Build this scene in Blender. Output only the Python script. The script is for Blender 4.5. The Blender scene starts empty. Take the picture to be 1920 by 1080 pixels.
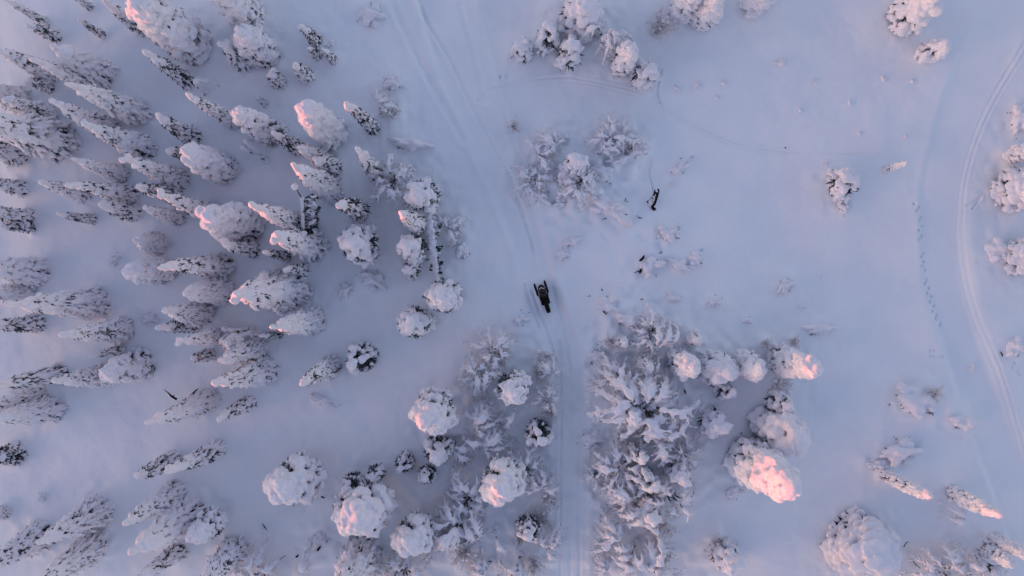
import bpy, bmesh, math, random
import numpy as np
from mathutils import Vector, Matrix, noise, Euler
R = math.radians
random.seed(11)
rng = np.random.default_rng(5)

# ------------------------------------------------------------------ camera, sky, sun, exposure
S = bpy.context.scene
CAM_H = 60.0                      # drone height over the snow, 20 photo pixels to the metre on the ground
cam = bpy.data.cameras.new('camera'); camo = bpy.data.objects.new('camera', cam)
S.collection.objects.link(camo); S.camera = camo
cam.sensor_width = 36; cam.lens = 22.5; cam.clip_start = 0.5; cam.clip_end = 3000
camo.location = (0, 0, CAM_H); camo.rotation_euler = (0, 0, 0)

SUN_EL = 2.6
SUN_DIR = Vector((-0.93, -0.36, 0)).normalized()          # horizontal direction towards the sun
w = bpy.data.worlds.new('World'); S.world = w; w.use_nodes = True
nt = w.node_tree; nt.nodes.clear()
out = nt.nodes.new('ShaderNodeOutputWorld'); bg = nt.nodes.new('ShaderNodeBackground')
sky = nt.nodes.new('ShaderNodeTexSky'); sky.sky_type = 'NISHITA'; sky.sun_disc = False
sky.sun_elevation = R(SUN_EL); sky.sun_rotation = math.atan2(SUN_DIR.x, SUN_DIR.y)
sky.altitude = 300; sky.air_density = 1.0; sky.dust_density = 1.6; sky.ozone_density = 1.0
bg.inputs['Strength'].default_value = 0.15
tint = nt.nodes.new('ShaderNodeMix'); tint.data_type = 'RGBA'; tint.blend_type = 'MULTIPLY'; tint.inputs[0].default_value = 1
tint.inputs[7].default_value = (1.15, 1.0, 1.24, 1)        # violet of the polar dusk sky
nt.links.new(sky.outputs[0], tint.inputs[6]); nt.links.new(tint.outputs[2], bg.inputs['Color']); nt.links.new(bg.outputs[0], out.inputs['Surface'])
sl = bpy.data.lights.new('sun', 'SUN'); so = bpy.data.objects.new('sun', sl); S.collection.objects.link(so)
sl.energy = 2.0; sl.angle = R(0.5); sl.color = (0.45, 0.040, 0.032)
sv = Vector((SUN_DIR.x * math.cos(R(SUN_EL)), SUN_DIR.y * math.cos(R(SUN_EL)), math.sin(R(SUN_EL))))
so.rotation_euler = sv.to_track_quat('Z', 'Y').to_euler(); so.location = (-60, -20, 40)
S.view_settings.view_transform = 'Standard'; S.view_settings.look = 'None'
S.view_settings.exposure = 2.02; S.view_settings.gamma = 1.0; S.view_settings.use_curve_mapping = False
S.render.engine = 'CYCLES'

C = bpy.data.collections.new('place'); S.collection.children.link(C)

# ------------------------------------------------------------------ materials
def mat(name, col, rough=0.7, col2=None, scale=3.0, bump=0.0, bscale=8.0, spec=0.3, metal=0.0, lo=0.4, hi=0.6, detail=5):
    m = bpy.data.materials.new(name); m.use_nodes = True
    n = m.node_tree.nodes; l = m.node_tree.links; b = n['Principled BSDF']
    b.inputs['Base Color'].default_value = (*col, 1); b.inputs['Roughness'].default_value = rough
    b.inputs['Specular IOR Level'].default_value = spec; b.inputs['Metallic'].default_value = metal
    tc = n.new('ShaderNodeTexCoord')
    if col2:
        t = n.new('ShaderNodeTexNoise'); t.inputs['Scale'].default_value = scale; t.inputs['Detail'].default_value = detail
        r = n.new('ShaderNodeMapRange'); r.inputs[1].default_value = lo; r.inputs[2].default_value = hi
        mx = n.new('ShaderNodeMix'); mx.data_type = 'RGBA'
        mx.inputs[6].default_value = (*col, 1); mx.inputs[7].default_value = (*col2, 1)
        l.new(tc.outputs['Object'], t.inputs['Vector']); l.new(t.outputs[0], r.inputs[0])
        l.new(r.outputs[0], mx.inputs[0]); l.new(mx.outputs[2], b.inputs['Base Color'])
    if bump:
        t2 = n.new('ShaderNodeTexNoise'); t2.inputs['Scale'].default_value = bscale; t2.inputs['Detail'].default_value = 6
        bp = n.new('ShaderNodeBump'); bp.inputs['Strength'].default_value = bump; bp.inputs['Distance'].default_value = 0.05
        l.new(tc.outputs['Object'], t2.inputs['Vector']); l.new(t2.outputs[0], bp.inputs['Height'])
        l.new(bp.outputs[0], b.inputs['Normal'])
    return m
M = {}
M['ground'] = mat('ground_snow', (0.80, 0.81, 0.84), 0.75, (0.76, 0.78, 0.82), 0.25, 0.35, 3.0, 0.2)
M['snow'] = mat('crown_snow', (0.78, 0.76, 0.81), 0.7, (0.73, 0.73, 0.78), 2.0, 0.6, 9.0, 0.2)
M['needle'] = mat('spruce_needles', (0.012, 0.018, 0.022), 0.85, (0.36, 0.38, 0.44), 6.0, lo=0.49, hi=0.74, spec=0.1)
M['bark'] = mat('bark', (0.05, 0.04, 0.035), 0.9, (0.11, 0.09, 0.08), 9.0, 0.6, 20, 0.1)
M['twig'] = mat('frosted_twig', (0.78, 0.74, 0.75), 0.8, (0.30, 0.25, 0.24), 6.0, lo=0.5, hi=0.75, spec=0.2)
M['darkwood'] = mat('dark_wood', (0.006, 0.006, 0.010), 0.9, (0.016, 0.014, 0.02), 9.0, 0.5, 14, 0.1)
M['black'] = mat('black_plastic', (0.003, 0.003, 0.005), 0.6, spec=0.15)
M['cloth'] = mat('black_cloth', (0.003, 0.003, 0.005), 0.95, (0.006, 0.005, 0.008), 12, 0.5, 30, 0.1)
M['grey'] = mat('grey_trim', (0.05, 0.046, 0.05), 0.6, (0.02, 0.018, 0.02), 15)
M['white'] = mat('white_trim', (0.75, 0.68, 0.66), 0.4)
M['rubber'] = mat('rubber', (0.004, 0.004, 0.005), 0.9, (0.010, 0.010, 0.012), 20, 0.5, 40, 0.1)
M['maroon'] = mat('dark_red_paint', (0.016, 0.005, 0.007), 0.5, spec=0.3)
M['blue'] = mat('dark_blue_plastic', (0.003, 0.003, 0.014), 0.6, spec=0.2)
M['glove'] = mat('glove_leather', (0.012, 0.011, 0.011), 0.8)
M['lens'] = mat('goggle_lens', (0.05, 0.03, 0.03), 0.3, spec=0.5)

# ------------------------------------------------------------------ mesh helpers
def ico(sub):
    bm = bmesh.new(); bmesh.ops.create_icosphere(bm, subdivisions=sub, radius=1)
    v = np.array([x.co[:] for x in bm.verts]); f = np.array([[q.index for q in x.verts] for x in bm.faces]); bm.free()
    return v, f
ICO1 = ico(1); ICO2 = ico(2)
def mesh_from(name, V, F, material, smooth=True):
    me = bpy.data.meshes.new(name)
    V = np.asarray(V, dtype=np.float64); F = np.asarray(F, dtype=np.int64)
    k = F.shape[1]
    me.vertices.add(len(V)); me.vertices.foreach_set('co', V.ravel())
    me.loops.add(F.size); me.loops.foreach_set('vertex_index', F.ravel())
    me.polygons.add(len(F)); me.polygons.foreach_set('loop_start', np.arange(0, F.size, k))
    me.polygons.foreach_set('loop_total', np.full(len(F), k))
    me.update(calc_edges=True); me.validate()
    if smooth: me.polygons.foreach_set('use_smooth', np.ones(len(me.polygons), dtype=bool))
    if material: me.materials.append(material)
    return me

class Blobs:
    """ellipsoids that are fused into one lumpy snow surface"""
    def __init__(s): s.V = []; s.F = []; s.n = 0
    def add(s, p, rad, dirv=None, base=ICO2):
        v, f = base
        v = v * np.array(rad)                       # x along, y across, z up
        if dirv is not None:
            d = Vector(dirv).normalized(); q = d.to_track_quat('X', 'Z').to_matrix()
            v = v @ np.array(q).T
        s.V.append(v + np.array(p)); s.F.append(f + s.n); s.n += len(v)
    def build(s, name, voxel=0.07, amp=0.05, freq=2.6, smooth=3, sub=0.02):
        me = mesh_from(name + '_raw', np.vstack(s.V), np.vstack(s.F), None)
        o = bpy.data.objects.new('tmp', me); C.objects.link(o)
        m = o.modifiers.new('r', 'REMESH'); m.mode = 'VOXEL'; m.voxel_size = voxel; m.use_smooth_shade = True
        m2 = o.modifiers.new('s', 'SMOOTH'); m2.iterations = smooth; m2.factor = 0.5
        dg = bpy.context.evaluated_depsgraph_get()
        res = bpy.data.meshes.new_from_object(o.evaluated_get(dg)); res.name = name
        bpy.data.objects.remove(o); bpy.data.meshes.remove(me)
        n = len(res.vertices); co = np.empty(n * 3); res.vertices.foreach_get('co', co)
        no = np.empty(n * 3); res.vertices.foreach_get('normal', no)
        co = co.reshape(-1, 3); no = no.reshape(-1, 3)
        off = Vector((random.uniform(0, 90), random.uniform(0, 90), 0))
        d = np.array([amp * noise.noise(Vector(c) * freq + off) + sub * noise.noise(Vector(c) * freq * 4 + off) for c in co])
        co = co + no * d[:, None] * 1.6
        res.vertices.foreach_set('co', co.ravel()); res.update()
        res.materials.clear(); res.materials.append(M['snow'])
        res.polygons.foreach_set('use_smooth', np.ones(len(res.polygons), dtype=bool))
        return res

class Soup:
    """slim triangles (needles, twigs)"""
    def __init__(s): s.V = []; s.T = []
    def tri(s, a, b, c):
        n = len(s.V); s.V += [tuple(a), tuple(b), tuple(c)]; s.T.append((n, n + 1, n + 2))
    def needle_fan(s, p, d, ln, wd, n, spread=1.1, droop=0.5):
        d = Vector(d); 
        for i in range(n):
            a = random.uniform(-spread, spread)
            e = Matrix.Rotation(a, 3, 'Z') @ d; e = Vector((e.x, e.y, e.z - random.uniform(0, droop))).normalized()
            q = Vector(p) + Vector((random.uniform(-.1, .1), random.uniform(-.1, .1), random.uniform(-.12, .02)))
            l2 = ln * random.uniform(.5, 1.15)
            side = e.cross(Vector((random.uniform(-.5, .5), random.uniform(-.5, .5), 1))).normalized() * wd * random.uniform(.5, 1.2)
            s.tri(q - side, q + side, q + e * l2)
    def tube(s, pts, radii, k=5):
        pts = [Vector(p) for p in pts]; rings = []
        for i, p in enumerate(pts):
            t = (pts[min(i + 1, len(pts) - 1)] - pts[max(i - 1, 0)]).normalized()
            a = t.orthogonal().normalized(); b = t.cross(a)
            n0 = len(s.V)
            for j in range(k):
                an = 2 * math.pi * j / k
                s.V.append(tuple(p + (a * math.cos(an) + b * math.sin(an)) * radii[i]))
            rings.append(n0)
        for i in range(len(pts) - 1):
            # match the nearest corners of the two rings
            A = rings[i]; B = rings[i + 1]
            off = min(range(k), key=lambda o: sum((Vector(s.V[A + j]) - Vector(s.V[B + (j + o) % k])).length for j in range(k)))
            for j in range(k):
                j2 = (j + 1) % k
                s.T.append((A + j, A + j2, B + (j2 + off) % k)); s.T.append((A + j, B + (j2 + off) % k, B + (j + off) % k))
        for rr, rev in ((rings[0], True), (rings[-1], False)):
            for j in range(1, k - 1):
                s.T.append((rr, rr + j + 1, rr + j) if rev else (rr, rr + j, rr + j + 1))
    def build(s, name, m, smooth=False): return mesh_from(name, s.V, s.T, m, smooth)

# ------------------------------------------------------------------ prototypes: lists of (part name, mesh)
def trunk_mesh(h, r0, bend=(0, 0)):
    s = Soup(); n = 8
    pts = [(bend[0] * (i / n) ** 2, bend[1] * (i / n) ** 2, -0.3 + (h + .2) * i / n) for i in range(n + 1)]
    s.tube(pts, [r0 * (1 - .85 * i / n) for i in range(n + 1)], 8)
    return s.build('trunk', M['bark'], True)

def spruce_proto(h=8.0, Rr=1.4, miss=0.16, fat=0.75, top='knob', lump=1.0, seed=0):
    random.seed(100 + seed)
    B = Blobs(); N = Soup(); z = 0.35
    ba = random.uniform(0, 6.28); bend = (0.45 * math.cos(ba), 0.45 * math.sin(ba))
    ax = lambda zz: Vector((bend[0] * (zz / h) ** 3, bend[1] * (zz / h) ** 3, 0))
    sect = [random.uniform(.72, 1.2) for _ in range(7)]
    while z < h * 0.86:
        q = z / h
        r = Rr * min(1, (1 - q) ** fat * 1.05) * (0.85 if q < .08 else 1)
        n = max(5, int(2 * math.pi * r / (0.36 * lump ** .5)))
        a0 = random.uniform(0, 6.28)
        for i in range(n):
            if random.random() < miss * (1.6 - 1.3 * q): 
                gap = True
            else: gap = False
            a = a0 + 6.283 * (i + random.uniform(-.35, .35)) / n
            sc = sect[int((a % 6.283) / 6.2832 * 7) % 7]
            L = r * random.uniform(.72, 1.1) * (sc * .5 + .5) * (1.18 if random.random() < .12 else 1)
            dz = random.uniform(.55, 1.0)
            c, s_ = math.cos(a), math.sin(a); b0 = ax(z)
            def P(t): return Vector((b0.x + c * L * t, b0.y + s_ * L * t, z - dz * L * t * t * .8))
            d = (P(1) - P(.6)).normalized()
            N.needle_fan(P(.86) - Vector((0, 0, .13)), d, .24, .032, 6, 1.2, .6)
            N.needle_fan(P(.55) - Vector((0, 0, .14)), d, .30, .045, 5, 1.5, .5)
            if gap: continue
            wd = random.uniform(.13, .23) * lump * (.8 + .5 * q)
            B.add(P(.88) + Vector((0, 0, .03)), (random.uniform(.2, .32) * lump, wd, .13 * lump), P(1) - P(.7))
            B.add(P(.55) + Vector((0, 0, .06)), (.34 * max(.5, L), wd * 1.1, .15 * lump), P(.75) - P(.35))
            if L > .9 and random.random() < .6:
                B.add(P(1.02) + Vector((random.uniform(-.1, .1), random.uniform(-.1, .1), -.05)), (.16, .12, .10), d)
        z += random.uniform(.27, .38) * (1.0 if q < .6 else .9)
    # thick smooth snow on the leader
    zt = h * 0.70
    while zt < h - .18:
        q = (zt - h * .7) / (h * .3); rad = (.46 * (1 - q) + .24 * q) * random.uniform(.85, 1.1) * (lump ** .5) * min(1, Rr)
        o = ax(zt); B.add((o.x + random.uniform(-.1, .1), o.y + random.uniform(-.1, .1), zt), (rad, rad * random.uniform(.85, 1.1), rad * 1.15))
        zt += rad * .75
    o = ax(h)
    if top == 'knob':
        B.add((o.x, o.y, h - .22), (.30, .30, .34)); B.add((o.x + .18 * math.cos(ba), o.y + .18 * math.sin(ba), h - .3), (.25, .24, .26))
    elif top == 'double':
        B.add((o.x + .32, o.y, h - .45), (.34, .3, .4)); B.add((o.x - .3, o.y + .1, h - .2), (.30, .30, .42))
    else:
        B.add((o.x, o.y, h - .3), (.17, .17, .5))
    # dark inner needles so that gaps look deep
    for i in range(900):
        q = random.random() ** 1.3 * .84; a = random.uniform(0, 6.283); r = Rr * (1 - q) ** fat * random.uniform(.35, .72)
        zz = q * h; b0 = ax(zz)
        p = Vector((b0.x + r * math.cos(a), b0.y + r * math.sin(a), zz))
        N.needle_fan(p, (math.cos(a), math.sin(a), -.5), .5, .12, 1, .8, .5)
    return [('trunk', trunk_mesh(h * .95, .13, bend)), ('needle_foliage', N.build('needle_foliage', M['needle'])),
            ('snow_cover', B.build('snow_cover', .068, .05, 2.6, 2, .022))], h, Rr

def pine_proto(h=6.0, Rr=1.6, nbig=26, rough=1.0, seed=0, depth=.62, gaps=.1, dark=1.0, kf=1.0):
    """broad crown under cauliflower heads of snow"""
    random.seed(300 + seed)
    B = Blobs(); N = Soup()
    zc = h * (1 - depth); Hc = h * depth
    lobes = [(random.uniform(0, 6.28), random.uniform(.72, 1.08)) for _ in range(6)]
    ph = [random.uniform(0, 6.28) for _ in range(3)]
    def rad_at(a):
        return (1 + .13 * math.sin(2 * a + ph[0]) + .11 * math.sin(3 * a + ph[1]) + .06 * math.sin(5 * a + ph[2])) * Rr * sum(l[1] * max(0, math.cos((a - l[0]) / 1.3)) ** 3 + .15 for l in lobes) / sum(max(0, math.cos((a - l[0]) / 1.3)) ** 3 + .16 for l in lobes)
    top = Vector((random.uniform(-.12, .12) * Rr, random.uniform(-.12, .12) * Rr, 0))
    NR = 7 if depth < .88 else 13
    for ring in range(NR):
        q = ring / (NR - .5)                                       # 0 top .. 1 skirt
        rr = math.sin(q * math.pi / 2) ** .9
        n = max(1, int(nbig * rr * .62)) 
        for i in range(n):
            a = 6.283 * (i + random.uniform(-.4, .4)) / n + ring
            rho = rad_at(a) * rr * random.uniform(.78, 1.02) * .88
            z = zc + Hc * (math.cos(q * math.pi / 2) ** 1.0) * random.uniform(.86, 1.05) - .3
            c, s_ = math.cos(a), math.sin(a); off = top * (1 - q)
            p = Vector((c * rho + off.x, s_ * rho + off.y, z))
            N.needle_fan(p + Vector((c * .1, s_ * .1, -.2)), (c, s_, -.5), .32 * (.6 + .4 * dark), .04, int(9 * dark) + 1, 1.5, .8)
            if random.random() < gaps * (1 + q): continue
            k = random.uniform(.26, .48) * (1.15 - .3 * q) * Rr / 1.6 * kf
            B.add(p, (k * 1.1, k * .9, k * .72), (c, s_, -.4 * q))
            for _ in range(int(4 * rough)):                  # small lumps over the big ones
                e = Vector((random.uniform(-1, 1), random.uniform(-1, 1), random.uniform(-.2, .9))).normalized()
                kk = random.uniform(.10, .2)
                B.add(p + Vector((e.x * k, e.y * k * .9, e.z * k * .66)), (kk, kk, kk * .9), None)
    for i in range(int(95 * Rr / 1.6)):                                      # drooping skirt of loaded twigs
        a = random.uniform(0, 6.283); rho = rad_at(a) * random.uniform(.7, 1.0)
        z = zc + random.uniform(-.5, .5) * Hc * .5; c, s_ = math.cos(a), math.sin(a)
        p = Vector((c * rho, s_ * rho, z))
        N.needle_fan(p - Vector((c * .05, s_ * .05, .05)), (c, s_, -.8), .24, .035, int(5 * dark) + 1, 1.2, .8)
        if random.random() < .9: B.add(p, (random.uniform(.2, .3), .16, .12), (c, s_, -.8))
    for i in range(int(500 * dark)):
        a = random.uniform(0, 6.283); rr = random.random() ** .5; rho = Rr * rr * .8
        z = zc + Hc * math.sqrt(1 - rr * rr) * random.uniform(.1, .75)
        N.needle_fan(Vector((math.cos(a) * rho, math.sin(a) * rho, z)), (math.cos(a), math.sin(a), -.4), .45, .09, 1, 1, .5)
    return [('trunk', trunk_mesh(h * .9, .16)), ('needle_foliage', N.build('needle_foliage', M['needle'])),
            ('snow_cover', B.build('snow_cover', .07, .07, 2.1, 3, .02))], h, Rr

def arc_pts(base, ang, reach, apex, tip_z, n=14, sway=0.0):
    P = []
    for i in range(n + 1):
        t = i / n
        hr = reach * (t ** 1.15)
        z = 4 * apex * t * (1 - t) * .55 + apex * math.sin(min(1, t * 1.6) * math.pi / 2) * .55 * (1 - t ** 3) + tip_z * t ** 2
        a = ang + sway * t * t
        P.append(Vector((base[0] + hr * math.cos(a), base[1] + hr * math.sin(a), z)))
    return P

def birch_proto(nst=5, reach=2.2, apex=2.2, seed=0, spread=6.283, a0=0, fullness=1.0, twigs=5):
    """stems bowed to the ground by snow"""
    random.seed(500 + seed)
    B = Blobs(); T = Soup(); W = Soup()
    for k in range(nst):
        a = a0 + spread * (k + random.uniform(-.35, .35)) / nst
        rc = reach * random.uniform(.6, 1.1); ap = apex * random.uniform(.6, 1.1)
        P = arc_pts((random.uniform(-.15, .15), random.uniform(-.15, .15)), a, rc, ap, random.uniform(.05, .3) * ap, 14, random.uniform(-.35, .35))
        T.tube([Vector((P[0].x, P[0].y, -.3))] + P, [.07] + [.065 * (1 - .8 * i / 14) + .008 for i in range(15)], 5)
        i = 1
        while i < 15:
            if random.random() < .86:
                ww = random.uniform(.09, .19) * fullness * (1.3 if 7 < i < 13 else .8)
                d = P[min(i + 1, 14)] - P[i - 1]
                B.add(P[i] + Vector((0, 0, ww * .45)), (max(.22, rc * .13) * random.uniform(1.0, 1.5), ww, ww * .75), d)
                if random.random() < .35: B.add(P[i] + Vector((random.uniform(-.25, .25), random.uniform(-.25, .25), ww * .2)), (.18, .14, .12), d)
            i += 1
        for j in range(twigs):
            i = random.randint(4, 13); aa = a + random.choice([-1, 1]) * random.uniform(.4, 1.2)
            ln = random.uniform(.35, .9) * (rc / 2.2) ** .5; p = P[i]
            q = [p + Vector((math.cos(aa) * ln * t, math.sin(aa) * ln * t, .12 * math.sin(t * 3) - .45 * ln * t * t)) for t in (0, .35, .7, 1)]
            W.tube(q, [.022, .02, .015, .008], 4)
            if random.random() < .8:
                B.add(q[1] + Vector((0, 0, .03)), (.22, .075, .06), q[2] - q[0]); B.add(q[2] + Vector((0, 0, .03)), (.22, .06, .05), q[3] - q[1])
            for m_ in range(4):
                e = q[random.randint(1, 3)]; a3 = aa + random.uniform(-.9, .9)
                W.tube([e, e + Vector((math.cos(a3) * .28, math.sin(a3) * .28, random.uniform(-.15, .12)))], [.012, .005], 3)
    for j in range(3): B.add((random.uniform(-.2, .2), random.uniform(-.2, .2), .1), (.35, .3, .2))
    return [('stems', T.build('stems', M['bark'], True)), ('frosted_branches', W.build('frosted_branches', M['twig'])),
            ('snow_cover', B.build('snow_cover', .055, .04, 3.0, 3, .02))], apex, reach

def rime_proto(h=1.8, Rr=.9, n=34, seed=0, blobs=12):
    random.seed(700 + seed)
    W = Soup(); B = Blobs(); N = Soup()
    for i in range(n):
        a = random.uniform(0, 6.283); tilt = random.uniform(.1, 1.0) ; L = h * random.uniform(.6, 1.05)
        d = Vector((math.cos(a) * tilt, math.sin(a) * tilt, 1.1)).normalized()
        p = Vector((random.uniform(-.15, .15), random.uniform(-.15, .15), -.05)); pts = [p]
        for s_ in range(5):
            d = (d + Vector((random.uniform(-.2, .2), random.uniform(-.2, .2), random.uniform(-.16, .02)))).normalized()
            p = p + d * L / 5; p = Vector((max(-Rr, min(Rr, p.x)), max(-Rr, min(Rr, p.y)), p.z)); pts.append(p)
        W.tube(pts, [.04, .036, .032, .028, .024, .014], 4)
        for s_ in range(9):
            b = pts[random.randint(2, 5)]; e = Vector((random.uniform(-1, 1), random.uniform(-1, 1), random.uniform(-.2, .8))).normalized()
            W.tube([b, b + e * random.uniform(.12, .34)], [.022, .008], 3)
        if i < blobs:
            B.add(pts[random.randint(2, 4)], (random.uniform(.12, .3), .14, .11), pts[4] - pts[2])
        if random.random() < .5: N.needle_fan(pts[2], d, .25, .03, 3)
    B.add((0, 0, .02), (Rr * .7, Rr * .6, .22))
    return [('frosted_branches', W.build('frosted_branches', M['twig'])), ('dark_needles', N.build('dark_needles', M['needle'])),
            ('snow_cover', B.build('snow_cover', .05, .05, 3.0, 2, .02))], h, Rr

def mound_proto(Rr=1.0, h=.55, seed=0, n=9, flecks=5):
    random.seed(900 + seed)
    B = Blobs(); N = Soup()
    B.add((0, 0, -.05), (Rr * .62, Rr * .5, h * .7))
    for i in range(n):
        a = random.uniform(0, 6.283); r = Rr * random.uniform(.2, .72); k = random.uniform(.16, .34)
        B.add((r * math.cos(a), r * math.sin(a), h * (.55 - .45 * r / Rr)), (k, k * random.uniform(.5, .9), k * .65), (math.cos(a), math.sin(a), -.35))
    for i in range(flecks):
        a = random.uniform(0, 6.283); r = Rr * random.uniform(.35, .9)
        N.needle_fan((r * math.cos(a), r * math.sin(a), h * (.75 - .7 * r / Rr)), (math.cos(a), math.sin(a), .1), .16, .03, 3, .7, .4)
    return ([('dark_twigs', N.build('dark_twigs', M['needle']))] if N.T else []) + [('snow_cover', B.build('snow_cover', .055, .05, 2.8, 3, .02))], h, Rr

PROTO = {}
PROTO['S'] = [spruce_proto(8, 1.4, .10, .75, 'knob', 1.0, 1), spruce_proto(8.5, 1.35, .14, .8, 'spike', .95, 2),
              spruce_proto(8, 1.5, .08, .62, 'knob', 1.1, 3), spruce_proto(9, 1.4, .12, .7, 'double', 1.0, 4),
              spruce_proto(7.5, 1.4, .16, .68, 'knob', .95, 5), spruce_proto(8.5, 1.6, .10, .66, 'spike', 1.1, 6),
              spruce_proto(8, 1.45, .12, .6, 'double', 1.0, 7)]
PROTO['s'] = [spruce_proto(4.2, .85, .08, .7, 'knob', 1.0, 11), spruce_proto(4.2, .9, .08, .6, 'spike', .95, 12),
              spruce_proto(4.0, 1.0, .05, .6, 'knob', 1.1, 13), spruce_proto(4.0, 1.0, .1, .5, 'double', 1.0, 14)]
PROTO['F'] = [spruce_proto(7.5, 2.0, .14, .5, 'double', 1.12, 21), spruce_proto(7, 1.9, .16, .45, 'knob', 1.2, 22),
              spruce_proto(7.5, 1.9, .18, .55, 'knob', 1.05, 23), spruce_proto(7.5, 2.0, .2, .5, 'double', 1.1, 24)]
PROTO['P'] = [pine_proto(6, 1.6, 26, 1, 31), pine_proto(6, 1.7, 22, .6, 32, .6, .14), pine_proto(5.5, 1.6, 28, 1.2, 33, .7, .16),
              pine_proto(6, 1.6, 24, .8, 34, .55, .05), pine_proto(6, 2.2, 34, 1, 35, .6, .12), pine_proto(6, 2.4, 34, .8, 36, .6, .15)]
PROTO['L'] = [pine_proto(7, 1.5, 30, .8, 61, .93, .05, .3, 1.25), pine_proto(7, 1.5, 34, .6, 62, .93, .07, .35, 1.25), pine_proto(7, 1.6, 26, .8, 63, .9, .04, .3, 1.35)]
PROTO['H'] = [pine_proto(7.5, 1.9, 42, 1.2, 65, .93, .14, .9), pine_proto(7.5, 2.0, 38, 1.0, 66, .93, .18, .9, 1.05), pine_proto(7, 1.8, 36, 1.3, 67, .93, .12, .8, 1.1)]
PROTO['o'] = [pine_proto(2.6, 1.0, 9, .3, 151, .9, 0, .1, 1.6)]
PROTO['Q'] = [pine_proto(5, 1.7, 26, .7, 131, .8, .05, .25, 1.25), pine_proto(5, 1.7, 22, .4, 132, .8, .07, .35, 1.35), pine_proto(4.5, 1.7, 30, .7, 133, .85, .07, .3, 1.2)]
PROTO['q'] = [pine_proto(2.6, 1.0, 14, .6, 141, .85, .05, .2, 1.2), pine_proto(2.4, .95, 12, .8, 142, .85, .06, .3, 1.25), pine_proto(2.8, 1.1, 16, .4, 143, .85, .05, .2, 1.2)]
PROTO['p'] = [pine_proto(2.6, 1.0, 16, .8, 41, .75, .05), pine_proto(2.4, .9, 14, 1, 42, .8, .12), pine_proto(2.8, 1.1, 18, .6, 43, .75, .15)]
PROTO['B'] = [birch_proto(10, 2.2, 2.4, 51, fullness=.75, twigs=12), birch_proto(9, 2.4, 2.0, 52, 2.8, -.9, .8, 8), birch_proto(12, 2.0, 2.6, 53, fullness=.7, twigs=8), birch_proto(7, 2.6, 2.4, 54, 2.0, -.8, .95, 8),
              birch_proto(9, 2.2, 2.6, 55, 3.8, -1.6, .85, 10)]
PROTO['A'] = [birch_proto(1, 2.8, 2.6, 61, 1, 0, 1.35, 7), birch_proto(2, 2.6, 2.4, 62, .7, 0, 1.1, 9)]
PROTO['R'] = [rime_proto(2.2, 1.1, 36, 71), rime_proto(1.8, 1.0, 28, 72, 22), rime_proto(2.6, 1.1, 46, 73, 8)]
PROTO['M'] = [mound_proto(1, .55, 81), mound_proto(1, .7, 82, 14, 8), mound_proto(1, .45, 83, 6, 5), mound_proto(1.1, .6, 84, 16, 11)]
PROTO['b'] = [mound_proto(1, .7, 91, 2, 0), mound_proto(1, .8, 92, 3, 1)]
INFO = {'S': ('spruce_tree', 'spruce', 'tall narrow snow-loaded spruces'), 's': ('spruce_tree', 'spruce', 'small snow-loaded spruces'),
        'F': ('spruce_tree', 'spruce', 'broad snow-loaded spruces'), 'H': ('spruce_tree', 'spruce', 'broad snow-loaded spruces'), 'o': ('young_pine', 'pine', 'small round snow-capped pines'), 'Q': ('pine_tree', 'pine', 'pines with domed snow crowns'), 'L': ('spruce_tree', 'spruce', 'plump smooth snow-covered spruces'), 'P': ('pine_tree', 'pine', 'pines with domed snow crowns'),
        'p': ('young_pine', 'pine', 'small round snow-capped pines'), 'B': ('bowed_birch', 'birch', 'birches bowed down by snow'),
        'A': ('arched_birch', 'birch', 'single birch stems arched over by snow'), 'R': ('frosted_shrub', 'shrub', 'frosted twiggy shrubs'),
        'M': ('buried_shrub', 'shrub', 'low shrubs buried in snow'), 'b': ('snow_mound', 'snow mound', 'small bare snow mounds')}

# ------------------------------------------------------------------ where everything stands (photo pixels -> metres)
def gx(px): return (px - 960) / 20.0
def gy(py): return (540 - py) / 20.0
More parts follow.
